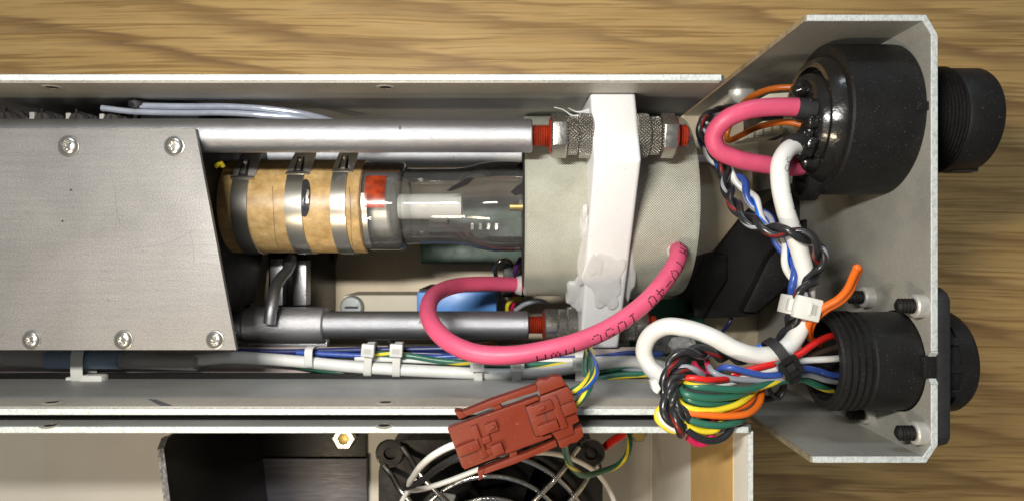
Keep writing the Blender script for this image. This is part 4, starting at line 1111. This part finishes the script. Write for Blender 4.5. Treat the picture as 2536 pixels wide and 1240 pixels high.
# dot matrix print on the cable
DOT = {'C': '01110 10001 10000 10000 10000 10001 01110', 'S': '01111 10000 10000 01110 00001 00001 11110', 'A': '01110 10001 10001 11111 10001 10001 10001',
       'T': '11111 00100 00100 00100 00100 00100 00100', 'V': '10001 10001 10001 10001 10001 01010 00100', '-': '00000 00000 00000 11111 00000 00000 00000',
       '4': '00010 00110 01010 10010 11111 00010 00010', '0': '01110 10001 10001 10001 10001 10001 01110', '1': '00100 01100 00100 00100 00100 00100 01110',
       '5': '11111 10000 11110 00001 00001 10001 01110', 'W': '10001 10001 10001 10101 10101 10101 01010', 'M': '10001 11011 10101 10101 10001 10001 10001',
       '2': '01110 10001 00001 00010 00100 01000 11111', ' ': '00000 00000 00000 00000 00000 00000 00000', 'U': '10001 10001 10001 10001 10001 10001 01110'}
def print_on(path, r, text, start, pitch, hgt, ang, par, dot=0.2, direction=-1, flip=1, name='print', mat='ink'):
    """dots of a 5x7 face laid on the cable skin; start = arc length (mm) of the first letter"""
    T, N, B = frames(path)
    L = [0.0]
    for i in range(1, len(path)): L.append(L[-1] + (path[i] - path[i-1]).length)
    mb = MB(); cw = pitch*0.72/5
    for ci, chh in enumerate(text):
        rows = DOT[chh].split()
        for ry, row in enumerate(rows):
            for cx_, bit in enumerate(row):
                if bit != '1': continue
                s_ = start + direction*(ci*pitch + cx_*cw)
                if s_ < 0 or s_ > L[-1]: continue
                i = min(range(len(L)), key=lambda k: abs(L[k] - s_))
                t = s_ - L[i]
                up = Vector((0, 0, 1)); side = T[i].cross(up).normalized(); upn = side.cross(T[i]).normalized()
                off = flip*(3 - ry)*hgt/6
                a = ang + off/r
                n_ = upn*math.cos(a) + side*math.sin(a); tg = T[i]; bt_ = n_.cross(tg)
                c = path[i] + tg*t + n_*(r + 0.025)
                v = [c + (tg*math.cos(q*PI/3) + bt_*math.sin(q*PI/3))*dot for q in range(6)]
                mb.add(v, [tuple(range(6))])
    return mb.build(name, mat, par, fix=False)
Ltot = sum((b - a).length for a, b in zip(pk_path, pk_path[1:]))
print_on(pk_path, PR, 'CSA', Ltot - 5.2, 2.1, 2.6, 0.25, pk, 0.235, -1, 1)
print_on(pk_path, PR, 'TV-40', Ltot - 13.2, 3.3, 2.8, 0.35, pk, 0.235, -1, 1)
print_on(pk_path, PR, '105C', Ltot - 33.5, 3.6, 2.8, 0.5, pk, 0.235, -1, 1)
print_on(pk_path, PR, 'MWA', Ltot - 51.5, 3.6, 2.4, 0.85, pk, 0.235, -1, 1)

pu = thing('pink_cable', 'short fat pink cable bent in a U out of the big round connector', 'cable', (70, 30, 80))
pu_path = wpath([(2010, 270, 113), (1970, 266, 113), (1905, 266, 113), (1845, 275, 113), (1793, 300, 112), (1768, 335, 110), (1776, 368, 109), (1820, 392, 108), (1890, 407, 107), (1960, 414, 106), (2010, 412, 105)], 0.8)
MB().tube(pu_path, 2.45, 24).build('insulation', 'pink', pu, angle=60)
MB().tube(wpath([(1972, 268, 113), (1990, 270, 113), (2016, 274, 113)]), 2.85, 20).build('shrink_sleeve', 'black_matt', pu, angle=50)
MB().tube(wpath([(1984, 414, 105.6), (2000, 414, 105), (2022, 410, 104)]), 2.75, 20).build('shrink_sleeve', 'black_gloss', pu, angle=50)

wc = thing('white_cable', 'thick white cable from the big connector, S-bending down into the black tie', 'cable', (70, -10, 80))
wc_path = wpath([(1978, 358, 112), (1950, 372, 115), (1932, 405, 117), (1932, 455, 118), (1945, 520, 118), (1962, 570, 117), (1980, 620, 116), (1994, 680, 116), (1995, 745, 116), (1980, 815, 117), (1945, 862, 118), (1890, 880, 119), (1830, 868, 119.5), (1760, 832, 119), (1700, 812, 117), (1648, 808, 114), (1608, 832, 111), (1595, 872, 109), (1612, 910, 109), (1645, 938, 112), (1675, 975, 116), (1700, 1000, 117)], 0.8)
MB().tube(wc_path, 2.3, 24).build('insulation', 'w_white', wc, angle=60)
MB().tube(wpath([(1952, 364, 113.5), (1972, 356, 112.5), (2000, 350, 110)]), 2.7, 20).build('shrink_sleeve', 'black_matt', wc, angle=50)
print_on(wc_path, 2.3, '22', 9.2, 2.6, 2.2, -0.75, wc, 0.16, 1, 1)
print_on(wc_path, 2.3, '1 1 1', 18.2, 2.2, 1.2, -0.9, wc, 0.12, 1, 1)

# orange wire entering the big connector
ow = wire('orange_wire', 'w_brown', [(2010, 222, 108), (1970, 217, 107), (1915, 220, 104), (1868, 236, 98), (1835, 262, 90), (1812, 300, 84), (1800, 335, 82), (1803, 348, 84), (1830, 338, 90), (1875, 316, 97), (1920, 305, 103), (1950, 303, 106), (1985, 310, 108)], 1.75, 'orange wire looping behind the fat pink cable at the big connector', 'wire')
# twisted bundles
tp = thing('twisted_pair', 'black twisted wires with grey and red stripes winding over the thick white cable', 'wire pair', (70, 0, 80))
tpath = wpath([(1975, 282, 66), (1900, 274, 68), (1820, 272, 76), (1762, 286, 88), (1740, 305, 93), (1742, 335, 94), (1765, 370, 95), (1790, 402, 97), (1798, 450, 101), (1816, 500, 107), (1850, 540, 113), (1905, 568, 118.5), (1960, 575, 121.5), (2005, 592, 121.5), (2030, 628, 119), (2026, 668, 117), (2004, 700, 119), (1984, 735, 121.5), (1968, 780, 119), (1950, 815, 115), (1938, 845, 114), (1910, 872, 113), (1870, 884, 113), (1820, 884, 114), (1770, 876, 118), (1722, 870, 121), (1684, 882, 123), (1656, 912, 124), (1652, 950, 126), (1650, 985, 128), (1655, 1020, 130), (1676, 1052, 131), (1690, 1066, 130)], 0.6)
twisted(tpath, ['w_blackgrey', 'w_blackred'], 2.05, 14.0, tp, 'strand', 0.4)
tb2 = thing('twisted_pair', 'blue and white striped twisted wires running down beside the thick white cable', 'wire pair', (65, 0, 80))
tpath2 = wpath([(1970, 268, 64), (1880, 266, 66), (1790, 290, 74), (1744, 326, 82), (1752, 366, 88), (1776, 400, 92), (1806, 425, 97), (1838, 455, 101), (1866, 500, 105), (1903, 550, 109), (1936, 605, 112), (1955, 655, 114), (1968, 705, 115), (1972, 760, 114), (1964, 810, 111), (1940, 852, 110), (1890, 868, 111), (1850, 880, 110)], 0.6)
twisted(tpath2, ['w_bluegrey', 'w_whiteblue'], 2.05, 14.5, tb2, 'strand', 1.0)
tb3 = thing('twisted_pair', 'tight black twisted coil at the throat of the coloured wire loops', 'wire pair', (40, -38, 110))
tpath3 = wpath([(1715, 916, 122), (1690, 924, 125), (1668, 945, 127), (1664, 975, 129), (1668, 1002, 129.5), (1690, 1022, 129), (1706, 1042, 128), (1698, 1066, 128)], 0.6)
twisted(tpath3, ['w_black', 'w_blackgrey', 'w_blackred'], 1.7, 9.0, tb3, 'strand', 0.2)
# ---- coloured wires of the smaller connector
GW = 'coloured wires of the small round connector'
zc = 121.0
def cw(name, mat, pts, dia, label, z=121.0, dz=None):
    pp = []
    n = len(pts)
    for i, p in enumerate(pts):
        zz = p[2] if len(p) > 2 else z
        pp.append((p[0], p[1], zz))
    wire(name, mat, pp, dia, label, 'wire', GW, n=12, step=0.8)
cw('red_wire', 'w_red', [(2070, 828, 112), (2048, 834, 115), (2016, 850, 118), (1978, 877, 119), (1935, 895, 120), (1888, 907, 121), (1850, 916, 121), (1812, 926, 120)], 1.75, 'bright red wire from the small connector passing under the black tie')
cw('red_wire', 'w_red', [(1822, 934, 122), (1790, 938, 125), (1752, 939, 127), (1722, 935, 127), (1700, 934, 126), (1688, 940, 122)], 1.5, 'red wire lying above the green loops of the bundle')
cw('white_wire', 'w_white', [(2085, 886, 112), (2058, 888, 115), (1984, 894, 118), (1940, 908, 120), (1885, 920, 120), (1830, 940, 121), (1790, 950, 123), (1740, 948, 124), (1705, 944, 123)], 1.75, 'white wire entering the middle of the small connector')
cw('blue_wire', 'w_blue', [(2082, 930, 111), (2056, 926, 114), (2024, 916, 117), (1988, 912, 120), (1935, 926, 122), (1890, 928, 123.5), (1845, 918, 124.5), (1808, 909, 124.5), (1790, 909, 123), (1778, 918, 120)], 1.6, 'blue wire arching over the grey one by the black tie')
cw('grey_wire', 'w_grey', [(2070, 944, 109), (2044, 940, 113), (1992, 926, 118), (1925, 938, 121.5), (1850, 940, 123), (1790, 932, 124), (1765, 920, 123.5), (1757, 908, 121)], 1.55, 'grey wire below the blue one, rising in a hook')
cw('grey_wire', 'w_grey', [(1740, 930, 122), (1724, 916, 124), (1700, 908, 124.5), (1680, 912, 124), (1662, 924, 124)], 1.6, 'short grey arc over the black coil')
cw('striped_wire', 'w_greenyellow', [(2058, 968, 108), (2030, 956, 113), (1985, 938, 117), (1945, 940, 120), (1900, 951, 123), (1852, 963, 126), (1800, 963, 127.5), (1742, 958, 128), (1712, 954, 127), (1698, 946, 124)], 1.85, 'green wire with yellow stripe, uppermost green loop of the bundle')
cw('green_wire', 'w_green', [(1870, 958, 122), (1838, 974, 125), (1785, 984, 127.5), (1732, 982, 128.5), (1698, 974, 128), (1684, 962, 126), (1692, 950, 123)], 1.85, 'plain green loop under the striped one')
cw('green_wire', 'w_green', [(1840, 984, 121), (1820, 993, 124), (1772, 999, 127), (1728, 996, 128), (1698, 984, 127), (1690, 972, 124)], 1.7, 'dark green loop tucked above the yellow wire')
cw('yellow_wire', 'w_yellow', [(1876, 958, 120), (1858, 978, 123), (1824, 1001, 126.5), (1765, 1016, 128.5), (1715, 1012, 129), (1690, 1002, 128), (1680, 988, 126)], 1.65, 'broad yellow loop between the green loops and the orange wire')
cw('orange_wire', 'w_orange', [(1890, 948, 117), (1887, 966, 120), (1880, 998, 124), (1853, 1022, 127.5), (1806, 1029, 129), (1748, 1026, 129.5), (1705, 1020, 129), (1684, 1010, 128)], 1.7, 'orange wire forming the outermost curve under the yellow loop')
cw('orange_wire', 'w_orange', [(1868, 962, 118), (1866, 980, 121), (1850, 1000, 124), (1820, 1012, 126), (1780, 1020, 127)], 1.6, 'second orange wire half hidden behind the outer orange one')
cw('white_wire', 'w_white', [(1770, 1024, 126), (1735, 1028, 128), (1705, 1026, 128), (1685, 1016, 127)], 1.6, 'short white wire under the orange curve')
cw('green_wire', 'w_green', [(1842, 1032, 125), (1828, 1042, 127), (1785, 1052, 129), (1735, 1047, 129.5), (1704, 1036, 129), (1684, 1024, 128)], 1.8, 'lowest green loop crossing the two white edges')
cw('yellow_wire', 'w_yellow', [(1788, 1026, 126), (1786, 1044, 127), (1774, 1062, 128), (1750, 1067, 128.5), (1715, 1060, 129), (1692, 1046, 129)], 1.65, 'yellow loop at the bottom of the bundle')
cw('crimson_wire', 'w_pinkred', [(1768, 1024, 125), (1764, 1050, 126), (1762, 1076, 127), (1748, 1094, 127.5), (1725, 1096, 127.5), (1704, 1082, 128)], 1.9, 'crimson wire hanging lowest from the bundle')
cw('black_wire', 'w_black', [(1812, 1044, 126), (1808, 1064, 127), (1792, 1082, 128), (1762, 1091, 129), (1730, 1082, 129.5), (1702, 1064, 129.5)], 1.8, 'glossy black wire curling round the bottom of the bundle')
cw('crimson_wire', 'w_pinkred', [(1718, 896, 116), (1730, 914, 118), (1748, 928, 119)], 1.5, 'short crimson wire showing through the gap under the black pair')
cw('crimson_wire', 'w_pinkred', [(1750, 892, 115), (1755, 912, 117), (1760, 926, 118)], 1.5, 'second short crimson wire in the gap, beside the grey hook')
cw('yellow_wire', 'w_yellow', [(1650, 1002, 126), (1632, 1012, 127), (1627, 1034, 127.5), (1642, 1052, 128), (1668, 1066, 128), (1690, 1064, 128)], 1.5, 'yellow wire bulging out beyond the black coil')
cw('white_wire', 'w_white', [(1660, 1000, 127), (1640, 1012, 128), (1636, 1032, 128.5), (1652, 1052, 129), (1675, 1066, 129)], 1.2, 'thin white wire beside the bulging yellow one')
cw('brown_wire', pm('brown_insulation', (0.075, 0.05, 0.035, 1), 0.4), [(2072, 858, 108), (2040, 868, 112), (2000, 880, 115), (1960, 892, 116)], 1.9, 'dull brown wire in the shade between the red and white ones')
cw('black_wire', 'w_black', [(1900, 950, 114), (1912, 975, 113), (1930, 985, 112), (1945, 960, 112)], 1.2, 'thin black tail below the black tie')
# orange doubled wire
oj = thing('orange_jumper', 'doubled bright orange wire standing out of the small connector with a bent tip', 'wire', (85, -15, 100))
op = [(2030, 850, 108), (2006, 836, 114), (2001, 812, 118), (2012, 785, 121), (2040, 760, 123), (2075, 740, 125), (2098, 715, 127), (2112, 685, 129), (2122, 664, 130.5)]
MB().tube(wpath(op, 0.8), lambda t: 0.92, 12).build('strand', 'w_orange', oj, angle=50)
MB().tube(wpath([(p[0] + (7 if i > 1 else 2), p[1] + (6 if 2 < i < 7 else 2), p[2] - 1.3) for i, p in enumerate(op)], 0.8), 0.85, 12).build('strand', 'w_orange', oj, angle=50)
lump(W(2123, 664, 130), (1.1, 1.1, 1.0), 2.0, 0.1).build('tip', 'w_orange', oj, angle=80)
# ties on the vertical bundle
def wrap_tie(name, label, path_pts, w, mat, head_c, head_size, ang, group=None, hole=True):
    c = Vector((0, 0, 0))
    P = [W(*p) for p in path_pts]
    t = thing(name, label, 'cable tie', P[0], group)
    return t, P
# milky tie: loop round white cable and pairs at about pixel (1972, 760)
t = thing('cable_tie', 'square headed milky tie binding the white cable to the twisted wires', 'cable tie', W(1972, 758, 116))
c0 = W(1974, 758, 116); ex = (W(1990, 762, 116) - W(1956, 754, 116)).normalized(); ez = Vector((0, 0, 1)); ey = ez.cross(ex)
pts = [c0 + ex*(3.9*math.copysign(abs(math.cos(a))**0.6, math.cos(a))) + ez*(4.7*math.copysign(abs(math.sin(a))**0.7, math.sin(a)) + 1.2) for a in [2*PI*i/40 for i in range(40)]]
MB().ribbon(pts, lambda i: pts[i] - c0, 4.8, 0.6, True).build('band', 'nylon', t, bevel=0.15, seg=1, angle=40)
q = Matrix(((ex.x, ey.x, 0, c0.x), (ex.y, ey.y, 0, c0.y), (ex.z, ey.z, 1, c0.z), (0, 0, 0, 1)))
hd = MB().box(-3.5, 3.1, -2.9, 2.9, 5.2, 7.6, xf=q).build('head', 'nylon', t, bevel=0.5)
MB().box(0.6, 1.9, -1.3, 1.3, 7.55, 7.68, xf=q).build('latch_slot', pm('slot_nylon', (0.42, 0.42, 0.38, 1), 0.5), hd)
MB().box(-0.2, 0.5, -1.6, 1.6, 7.55, 8.0, xf=q).build('latch', 'nylon', hd, bevel=0.1, seg=1)
MB().box(-4.6, -3.6, -1.6, 1.4, 4.0, 6.0, xf=q).build('tail', 'nylon', t, bevel=0.2)
# black tie across the bundle
t = thing('cable_tie', 'black tie with square buckle pinching the coloured wires and white cable', 'cable tie', W(1940, 890, 116))
a_, b_ = W(1905, 846, 118), W(1962, 938, 118)
ex = (b_ - a_); ln = ex.length; ex.normalize(); ez = Vector((0, 0, 1)); ey = ez.cross(ex); c0 = (a_ + b_)/2
pts = [c0 + ex*(ln*0.5*math.copysign(abs(math.cos(a))**0.7, math.cos(a))) + ez*(4.6*math.copysign(abs(math.sin(a))**0.75, math.sin(a)) + 0.2) for a in [2*PI*i/44 for i in range(44)]]
MB().ribbon(pts, lambda i: pts[i] - c0, 2.6, 0.7, True).build('band', 'black_matt', t, bevel=0.15, seg=1, angle=40)
c1 = W(1956, 908, 124)
q = Matrix(((ex.x, ey.x, 0, c1.x), (ex.y, ey.y, 0, c1.y), (ex.z, ey.z, 1, c1.z), (0, 0, 0, 1)))
hd = MB()
hd.box(-2.4, 2.4, -2.6, -1.3, -2, 1.2, xf=q); hd.box(-2.4, 2.4, 1.3, 2.6, -2, 1.2, xf=q); hd.box(-2.4, -1.3, -1.3, 1.3, -2, 1.2, xf=q); hd.box(1.3, 2.4, -1.3, 1.3, -2, 1.2, xf=q)
hd.build('buckle', 'black_gloss', t, bevel=0.25)
MB().box(-1.3, 1.3, -1.3, 1.3, -1.6, -0.4, xf=q).build('pawl', 'black_matt', t)
MB().tube(wpath([(1940, 930, 112), (1938, 962, 108), (1922, 980, 107), (1890, 986, 108), (1882, 978, 109)]), 0.9, 8).build('tail', 'black_matt', t, angle=50)
# small white clip at the tray wall by the coil
t = mesh_thing(MB().prism([tuple(W(px, py, 128)[:2]) for px, py in ((1610, 944), (1624, 934), (1636, 960), (1626, 974), (1616, 966))], 125.5, 129), 'plastic_clip', 'nylon', 'small milky clip poking out beside the black coil at the tray edge', 'clip', bevel=0.4)
# ivory plug behind the fat pink cable
iv_ = thing('ivory_plug', 'ivory plastic plug half hidden behind the fat pink cable', 'plug', (XX(1900, 75), YY(300, 75), 55))
MB().prism([tuple(W(px, py, 78)[:2]) for px, py in ((1846, 344), (1850, 322), (1890, 300), (1960, 296), (1962, 322), (1930, 334), (1880, 340))], 66, 78).build('shell', 'ivory', iv_, bevel=0.6)
MB().prism([tuple(W(px, py, 80)[:2]) for px, py in ((1872, 250), (1905, 232), (1962, 228), (1965, 262), (1880, 268))], 70, 80).build('shell', 'ivory', iv_, bevel=0.6)
for i in range(4):
    x = XX(1862 + 22*i, 80); y = YY(332 - 7*i, 80)
    MB().box(x - 1, x + 1, y - 1.2, y + 1.2, 77.5, 79.4).build('rib', 'ivory', iv_, bevel=0.25)
MB().box(XX(1880, 66), XX(1965, 66), YY(330, 66), YY(240, 66), 50, 68).build('core', 'black_plastic', iv_, bevel=0.5)
wire('navy_wire', 'w_navy', [(1790, 820, 40), (1808, 795, 42), (1815, 765, 40), (1805, 740, 36)], 1.4, 'thin navy wire curving on the tray floor past the white loop', 'wire')
lump(W(1690, 850, 60), (4.5, 3.2, 2.5), 6.1, 0.6).build('resin_blob', 'glue', gb)
# ================================================================== red brown plug and socket
PZ = 128.0; KK = 0.0248
O_ = W(880 + 1400/3.647, 900 + 600/3.647, PZ + 8)
th = R(20.5)
QX = Matrix.Translation((O_.x, O_.y, PZ)) @ Matrix.Rotation(th, 4, 'Z')
def pp_(pts): return [(u*KK, -v*KK) for u, v in pts]
so = thing('wire_plug', 'red brown nylon plug and socket lying across the two white tray edges', 'plug', (O_.x, O_.y, PZ))
def pprism(pts, z0, z1, name, par=so, mat='brown_plastic', bev=0.09):
    return MB().prism(pp_(pts), z0, z1, 'Z', xf=QX).build(name, mat, par, bevel=bev)
def pbox(u0, u1, v0, v1, z0, z1, name, par=so, mat='brown_plastic', bev=0.09):
    return pprism([(u0, v0), (u1, v0), (u1, v1), (u0, v1)], z0, z1, name, par, mat, bev)
hs = pprism([(-545, -221), (350, -206), (358, -172), (205, -168), (196, 142), (345, 166), (345, 196), (-532, 193)], 4.6, 8.0, 'socket_body', bev=0.12)
pg = pprism([(212, -156), (352, -156), (372, -200), (640, -200), (652, -178), (664, -100), (640, -30), (634, 140), (560, 150), (550, 230), (380, 238), (352, 146), (204, 134)], 4.6, 8.5, 'plug_body', bev=0.12)
pbox(-545, 560, -90, 176, 0.6, 7.6, 'core')
pbox(200, 212, -168, 142, 6.5, 7.9, 'parting_gap', hs, 'ink', 0)
# latch arms, each with hook, bridge and ear
def arm(sg, v0, du=0):
    s = 1 if sg > 0 else -1
    a = pprism([(-385 + du, v0 - s*8), (-70 + du, v0 + s*0), (372 + du, v0 + s*(-14)), (372 + du, v0 - s*74), (80 + du, v0 - s*56), (-60 + du, v0 - s*62), (-350 + du, v0 - s*58)][::1], 4.2, 7.6, 'latch_arm')
    pprism([(-430 + du, v0 + s*30), (-372 + du, v0 - s*2), (-340 + du, v0 - s*60), (-412 + du, v0 - s*60)], 4.0, 7.8, 'hook', a)
    vb = (-215 if s < 0 else 190)
    pprism([(-95 + du, v0 - s*50), (-15 + du, v0 - s*50), (0 + du, vb), (-70 + du, vb)], 4.6, 7.2, 'bridge', a)
    pprism([(378, v0 + s*4), (420, v0 + s*20), (480, v0 - s*0), (540, v0 + s*10), (620, v0 - s*20), (640, v0 - s*110), (378, v0 - s*110)], 4.4, 7.9, 'latch_ear', pg)
arm(-1, -322); arm(1, 312, -10)
# raised pads
pbox(-208, -95, -138, -52, 7.9, 9.0, 'pad', bev=0.08)
pbox(-340, -276, -165, 150, 7.9, 8.7, 'rib', bev=0.08)
pbox(-290, -200, -30, 30, 7.9, 8.6, 'rib', bev=0.08)
pbox(-530, -312, -38, 54, 7.9, 9.3, 'pad', bev=0.08)
pbox(-220, -116, 64, 164, 7.9, 9.3, 'pad', bev=0.08)
pbox(-290, -220, 90, 140, 7.9, 8.5, 'rib', bev=0.08)
p = pbox(268, 458, -152, -62, 8.4, 9.6, 'pad', bev=0.08)
pbox(252, 440, 40, 132, 8.4, 9.6, 'pad', bev=0.08)
pbox(448, 516, -168, 146, 8.4, 9.1, 'rib', bev=0.08)
pbox(520, 654, -64, 40, 8.4, 9.8, 'pad', bev=0.08)
pbox(352, 362, -150, 130, 8.3, 8.52, 'groove', pg, 'ink', 0)
for (u, v, z) in ((-150, -92, 9.0), (352, -105, 9.6)):
    q = QX @ Matrix.Translation((u*KK, -v*KK, z))
    mb = MB()
    mb.prism([(0.42 + 0.4*math.cos(a), 0.4*math.sin(a)) for a in [R(x) for x in range(-90, 91, 20)]] + [(-0.42 - 0.4*math.cos(a), -0.4*math.sin(a)) for a in [R(x) for x in range(-90, 91, 20)]], 0, 0.4, 'Z', xf=q)
    mb.build('knob', 'brown_plastic', so, bevel=0.12)
for v in (-120, -40, 130): pbox(-549, -540, v - 22, v + 22, 4.9, 7.2, 'wire_hole', hs, 'ink', 0)
# its wires
GP = 'leads of the red brown plug'
wire('white_wire', 'w_white', [(1150, 1095, 131), (1120, 1102, 131), (1080, 1122, 128), (1045, 1150, 120), (1024, 1178, 108), (1014, 1196, 96), (1020, 1212, 84), (1060, 1206, 76), (1110, 1190, 74), (1180, 1163, 74), (1240, 1140, 78), (1300, 1122, 74), (1370, 1122, 66), (1430, 1140, 60), (1480, 1172, 58), (1515, 1225, 56), (1530, 1280, 56)], 1.75, 'white lead leaving the red brown plug and passing back under it to the fan', 'wire', GP)
wire('black_wire', 'w_black', [(1165, 1120, 131), (1130, 1133, 130), (1085, 1158, 122), (1050, 1185, 108), (1020, 1202, 96), (1002, 1206, 88), (1005, 1200, 82), (1030, 1196, 78)], 1.8, 'black lead leaving the red brown plug beside the white one', 'wire', GP)
wire('white_wire', 'w_white', [(1030, 1190, 78), (1005, 1222, 72), (985, 1260, 70)], 1.6, 'short white lead end crossing the fan grille below the black lead', 'wire', GP)
wire('striped_wire', 'w_greenyellow', [(1400, 975, 131), (1430, 962, 131), (1456, 940, 128), (1468, 915, 122), (1465, 885, 112), (1456, 850, 98), (1450, 820, 85)], 1.8, 'green and yellow lead rising from the plug to the white block', 'wire', GP)
wire('yellow_wire', 'w_yellowblue', [(1405, 975, 130), (1428, 968, 131), (1450, 958, 130), (1472, 935, 127), (1476, 910, 121), (1466, 880, 111), (1458, 850, 98)], 1.6, 'yellow lead with blue stripe twisting round the green one at the plug', 'wire', GP)
wire('striped_wire', 'w_greenyellow', [(1410, 1010, 130), (1432, 995, 131), (1452, 972, 130), (1462, 948, 127), (1450, 925, 121), (1450, 895, 113), (1455, 860, 100)], 1.7, 'second green lead weaving behind the yellow one at the plug', 'wire', GP)
wire('striped_wire', 'w_greenyellow', [(1402, 1060, 129), (1398, 1095, 122), (1404, 1130, 112), (1420, 1160, 102), (1448, 1176, 94), (1490, 1166, 88), (1530, 1150, 84), (1553, 1125, 82), (1560, 1090, 80), (1550, 1050, 70)], 1.8, 'green earth lead drooping from the plug over the fan corner', 'wire', GP)
wire('red_wire', 'w_red', [(1570, 1040, 60), (1545, 1072, 55), (1515, 1092, 50), (1500, 1105, 46)], 3.0, 'short red sleeve of wire by the fan corner', 'wire')

# ================================================================== fan
FZ = 50.0
fc = Vector((XX(1215, FZ), YY(1366, FZ), 4))
fn = thing('fan', 'square black axial fan with shiny wire guard, partly under the red brown plug', 'fan', fc)
H = 40.0
# housing: square plate with a round hole, built as a ring between square outline and circle
def housing():
    mb = MB(); n = 96; v = []
    def sq(a, h):
        c, s_ = math.cos(a), math.sin(a); m = max(abs(c), abs(s_)); r = h/m
        r = min(r, h*1.27)
        return r
    for z in (4.0, FZ):
        for rr in (0, 1):
            for i in range(n):
                a = 2*PI*i/n + PI/n
                r = 37.3 if rr == 0 else sq(a, H)
                v.append(Vector((fc.x + r*math.cos(a), fc.y + r*math.sin(a), z)))
    f = []
    for i in range(n):
        j = (i + 1) % n
        f.append((i, n + i, n + j, j)); f.append((2*n + i, 2*n + j, 3*n + j, 3*n + i))
        f.append((i, j, 2*n + j, 2*n + i)); f.append((n + i, 3*n + i, 3*n + j, n + j))
    return mb.add(v, f)
housing().build('housing', 'black_plastic', fn, angle=30)
MB().lathe([(12, 17), (46, 17), (47, 16), (47, 2)], (fc.x, fc.y), 'Z', 48).build('hub', 'black_plastic', fn, angle=30)
for kq in range(7):
    a0 = 2*PI*kq/7
    def bl(u, v):
        r = 17 + 19.5*u; a = a0 + v*0.75 + u*0.25; z = 43 - 24*v
        return Vector((fc.x + r*math.cos(a), fc.y + r*math.sin(a), z))
    mb = MB(); mb.grid(bl, 6, 6); n = len(mb.v); mb.grid(lambda u, v: bl(u, v) - Vector((0, 0, 1.2)), 6, 6)
    mb.build('blade', 'black_plastic', fn, angle=50)
# corner bosses (the two in view)
for sx in (-1, 1):
    x, y = fc.x + sx*35.7, fc.y + 35.7
    b = MB().lathe([(FZ, 4.6), (FZ + 1.6, 4.6), (FZ + 1.6, 2.3), (FZ - 6, 2.1)], (x, y), 'Z', 32, caps=False).build('corner_boss', 'black_plastic', fn)
    MB().lathe([(FZ + 0.1, 2.2), (FZ + 0.2, 2.2)], (x, y), 'Z', 24).build('screw_hole', 'ink', b)
    MB().lathe([(FZ + 1.5, 4.4), (FZ + 2.1, 4.9), (FZ + 1.5, 5.1)], (x, y), 'Z', 32, caps=False).build('guard_eye', 'chrome', b)
# wire guard
def ring(r, z, w):
    p = [Vector((fc.x + r*math.cos(a), fc.y + r*math.sin(a), z)) for a in [2*PI*i/90 for i in range(91)]]
    return MB().tube(p, w, 10)
gz = FZ + 6.5
for r in (13.5, 21.6, 29.3, 36.8):
    ring(r, gz, 0.92).build('guard_ring', 'chrome', fn, angle=60)
for sx in (-1, 1):
    for off in (-4.4, 4.4):
        d = Vector((sx, 1, 0)).normalized(); t = Vector((-d.y, d.x, 0))*off
        c = Vector((fc.x, fc.y, 0))
        p = [c + d*49.0 + t*1.05 + Vector((0, 0, FZ + 1.6)), c + d*45 + t + Vector((0, 0, FZ + 3.0)), c + d*39.0 + t + Vector((0, 0, gz + 1.2)), c + d*10 + t + Vector((0, 0, gz + 1.5))]
        MB().tube(smooth(p, 1.0), 1.0, 10).build('guard_spoke', 'chrome', fn, angle=60)

# ================================================================== black bent sheet beside the fan
bs = thing('black_bracket', 'black painted bent sheet with worn edge standing in the second tray', 'bracket', (-85, -110, 4))
zt_ = 84.0
x0, x1 = XX(382, zt_), XX(409, zt_)
ytop = YY(1082, zt_)
prof = [(-190, 6), (ytop - 4, 6), (ytop - 1.0, 60), (ytop - 1.2, zt_ - 3.0), (ytop - 3.6, zt_), (-190, zt_)]
q = Matrix.Translation((XX(392, zt_), ytop, 0)) @ Matrix.Rotation(R(7.0), 4, 'Z') @ Matrix.Translation((-XX(392, zt_), -ytop, 0))
MB().prism(prof, x0 + 0.6, x0 + 2.5, 'X', xf=q).build('upright', 'black_paint', bs, bevel=0.25, seg=2)
MB().prism([(-190, zt_ - 0.1), (ytop - 3.7, zt_ - 0.1), (ytop - 1.25, zt_ - 3.1), (ytop - 1.05, zt_ - 5), (ytop - 0.85, zt_ - 5), (ytop - 1.0, zt_ - 2.9), (ytop - 3.5, zt_ + 0.15), (-190, zt_ + 0.15)], x0 + 0.55, x0 + 2.55, 'X', xf=q).build('worn_edge', 'black_edge', bs)
MB().box(x0 + 2.0, XX(905, 8), -190, -46, 4, 7).build('base', 'black_paint', bs, bevel=0.3)
MB().box(XX(628, 12), XX(904, 12), -190, YY(1140, 12), 7, 9).build('lit_patch', pm('bluish_lit_sheet', (0.075, 0.075, 0.095, 1), 0.4, 0.3, 0.3, 3, (2, 30, 1)), bs, bevel=0.2)  # lighter slab in place of the lamplit part of the black base
hx = MB().lathe([(7, 4.8), (13.5, 4.8), (14, 4.4), (14, 2.6), (11, 2.5)], (XX(852, 13), YY(1084, 13)), 'Z', 6).build('hex_spacer', 'steel', bs)
MB().lathe([(9, 2.4), (13.6, 2.3), (13.8, 1)], (XX(852, 13), YY(1084, 13)), 'Z', 16).build('stud', 'brass', hx)
t = MB().lathe([(4, 3.2), (9, 3.2), (9.5, 2.8), (9.5, 1.2)], (XX(1582, 9), YY(1076, 9)), 'Z', 6).build('hex_spacer', 'brass', ld)
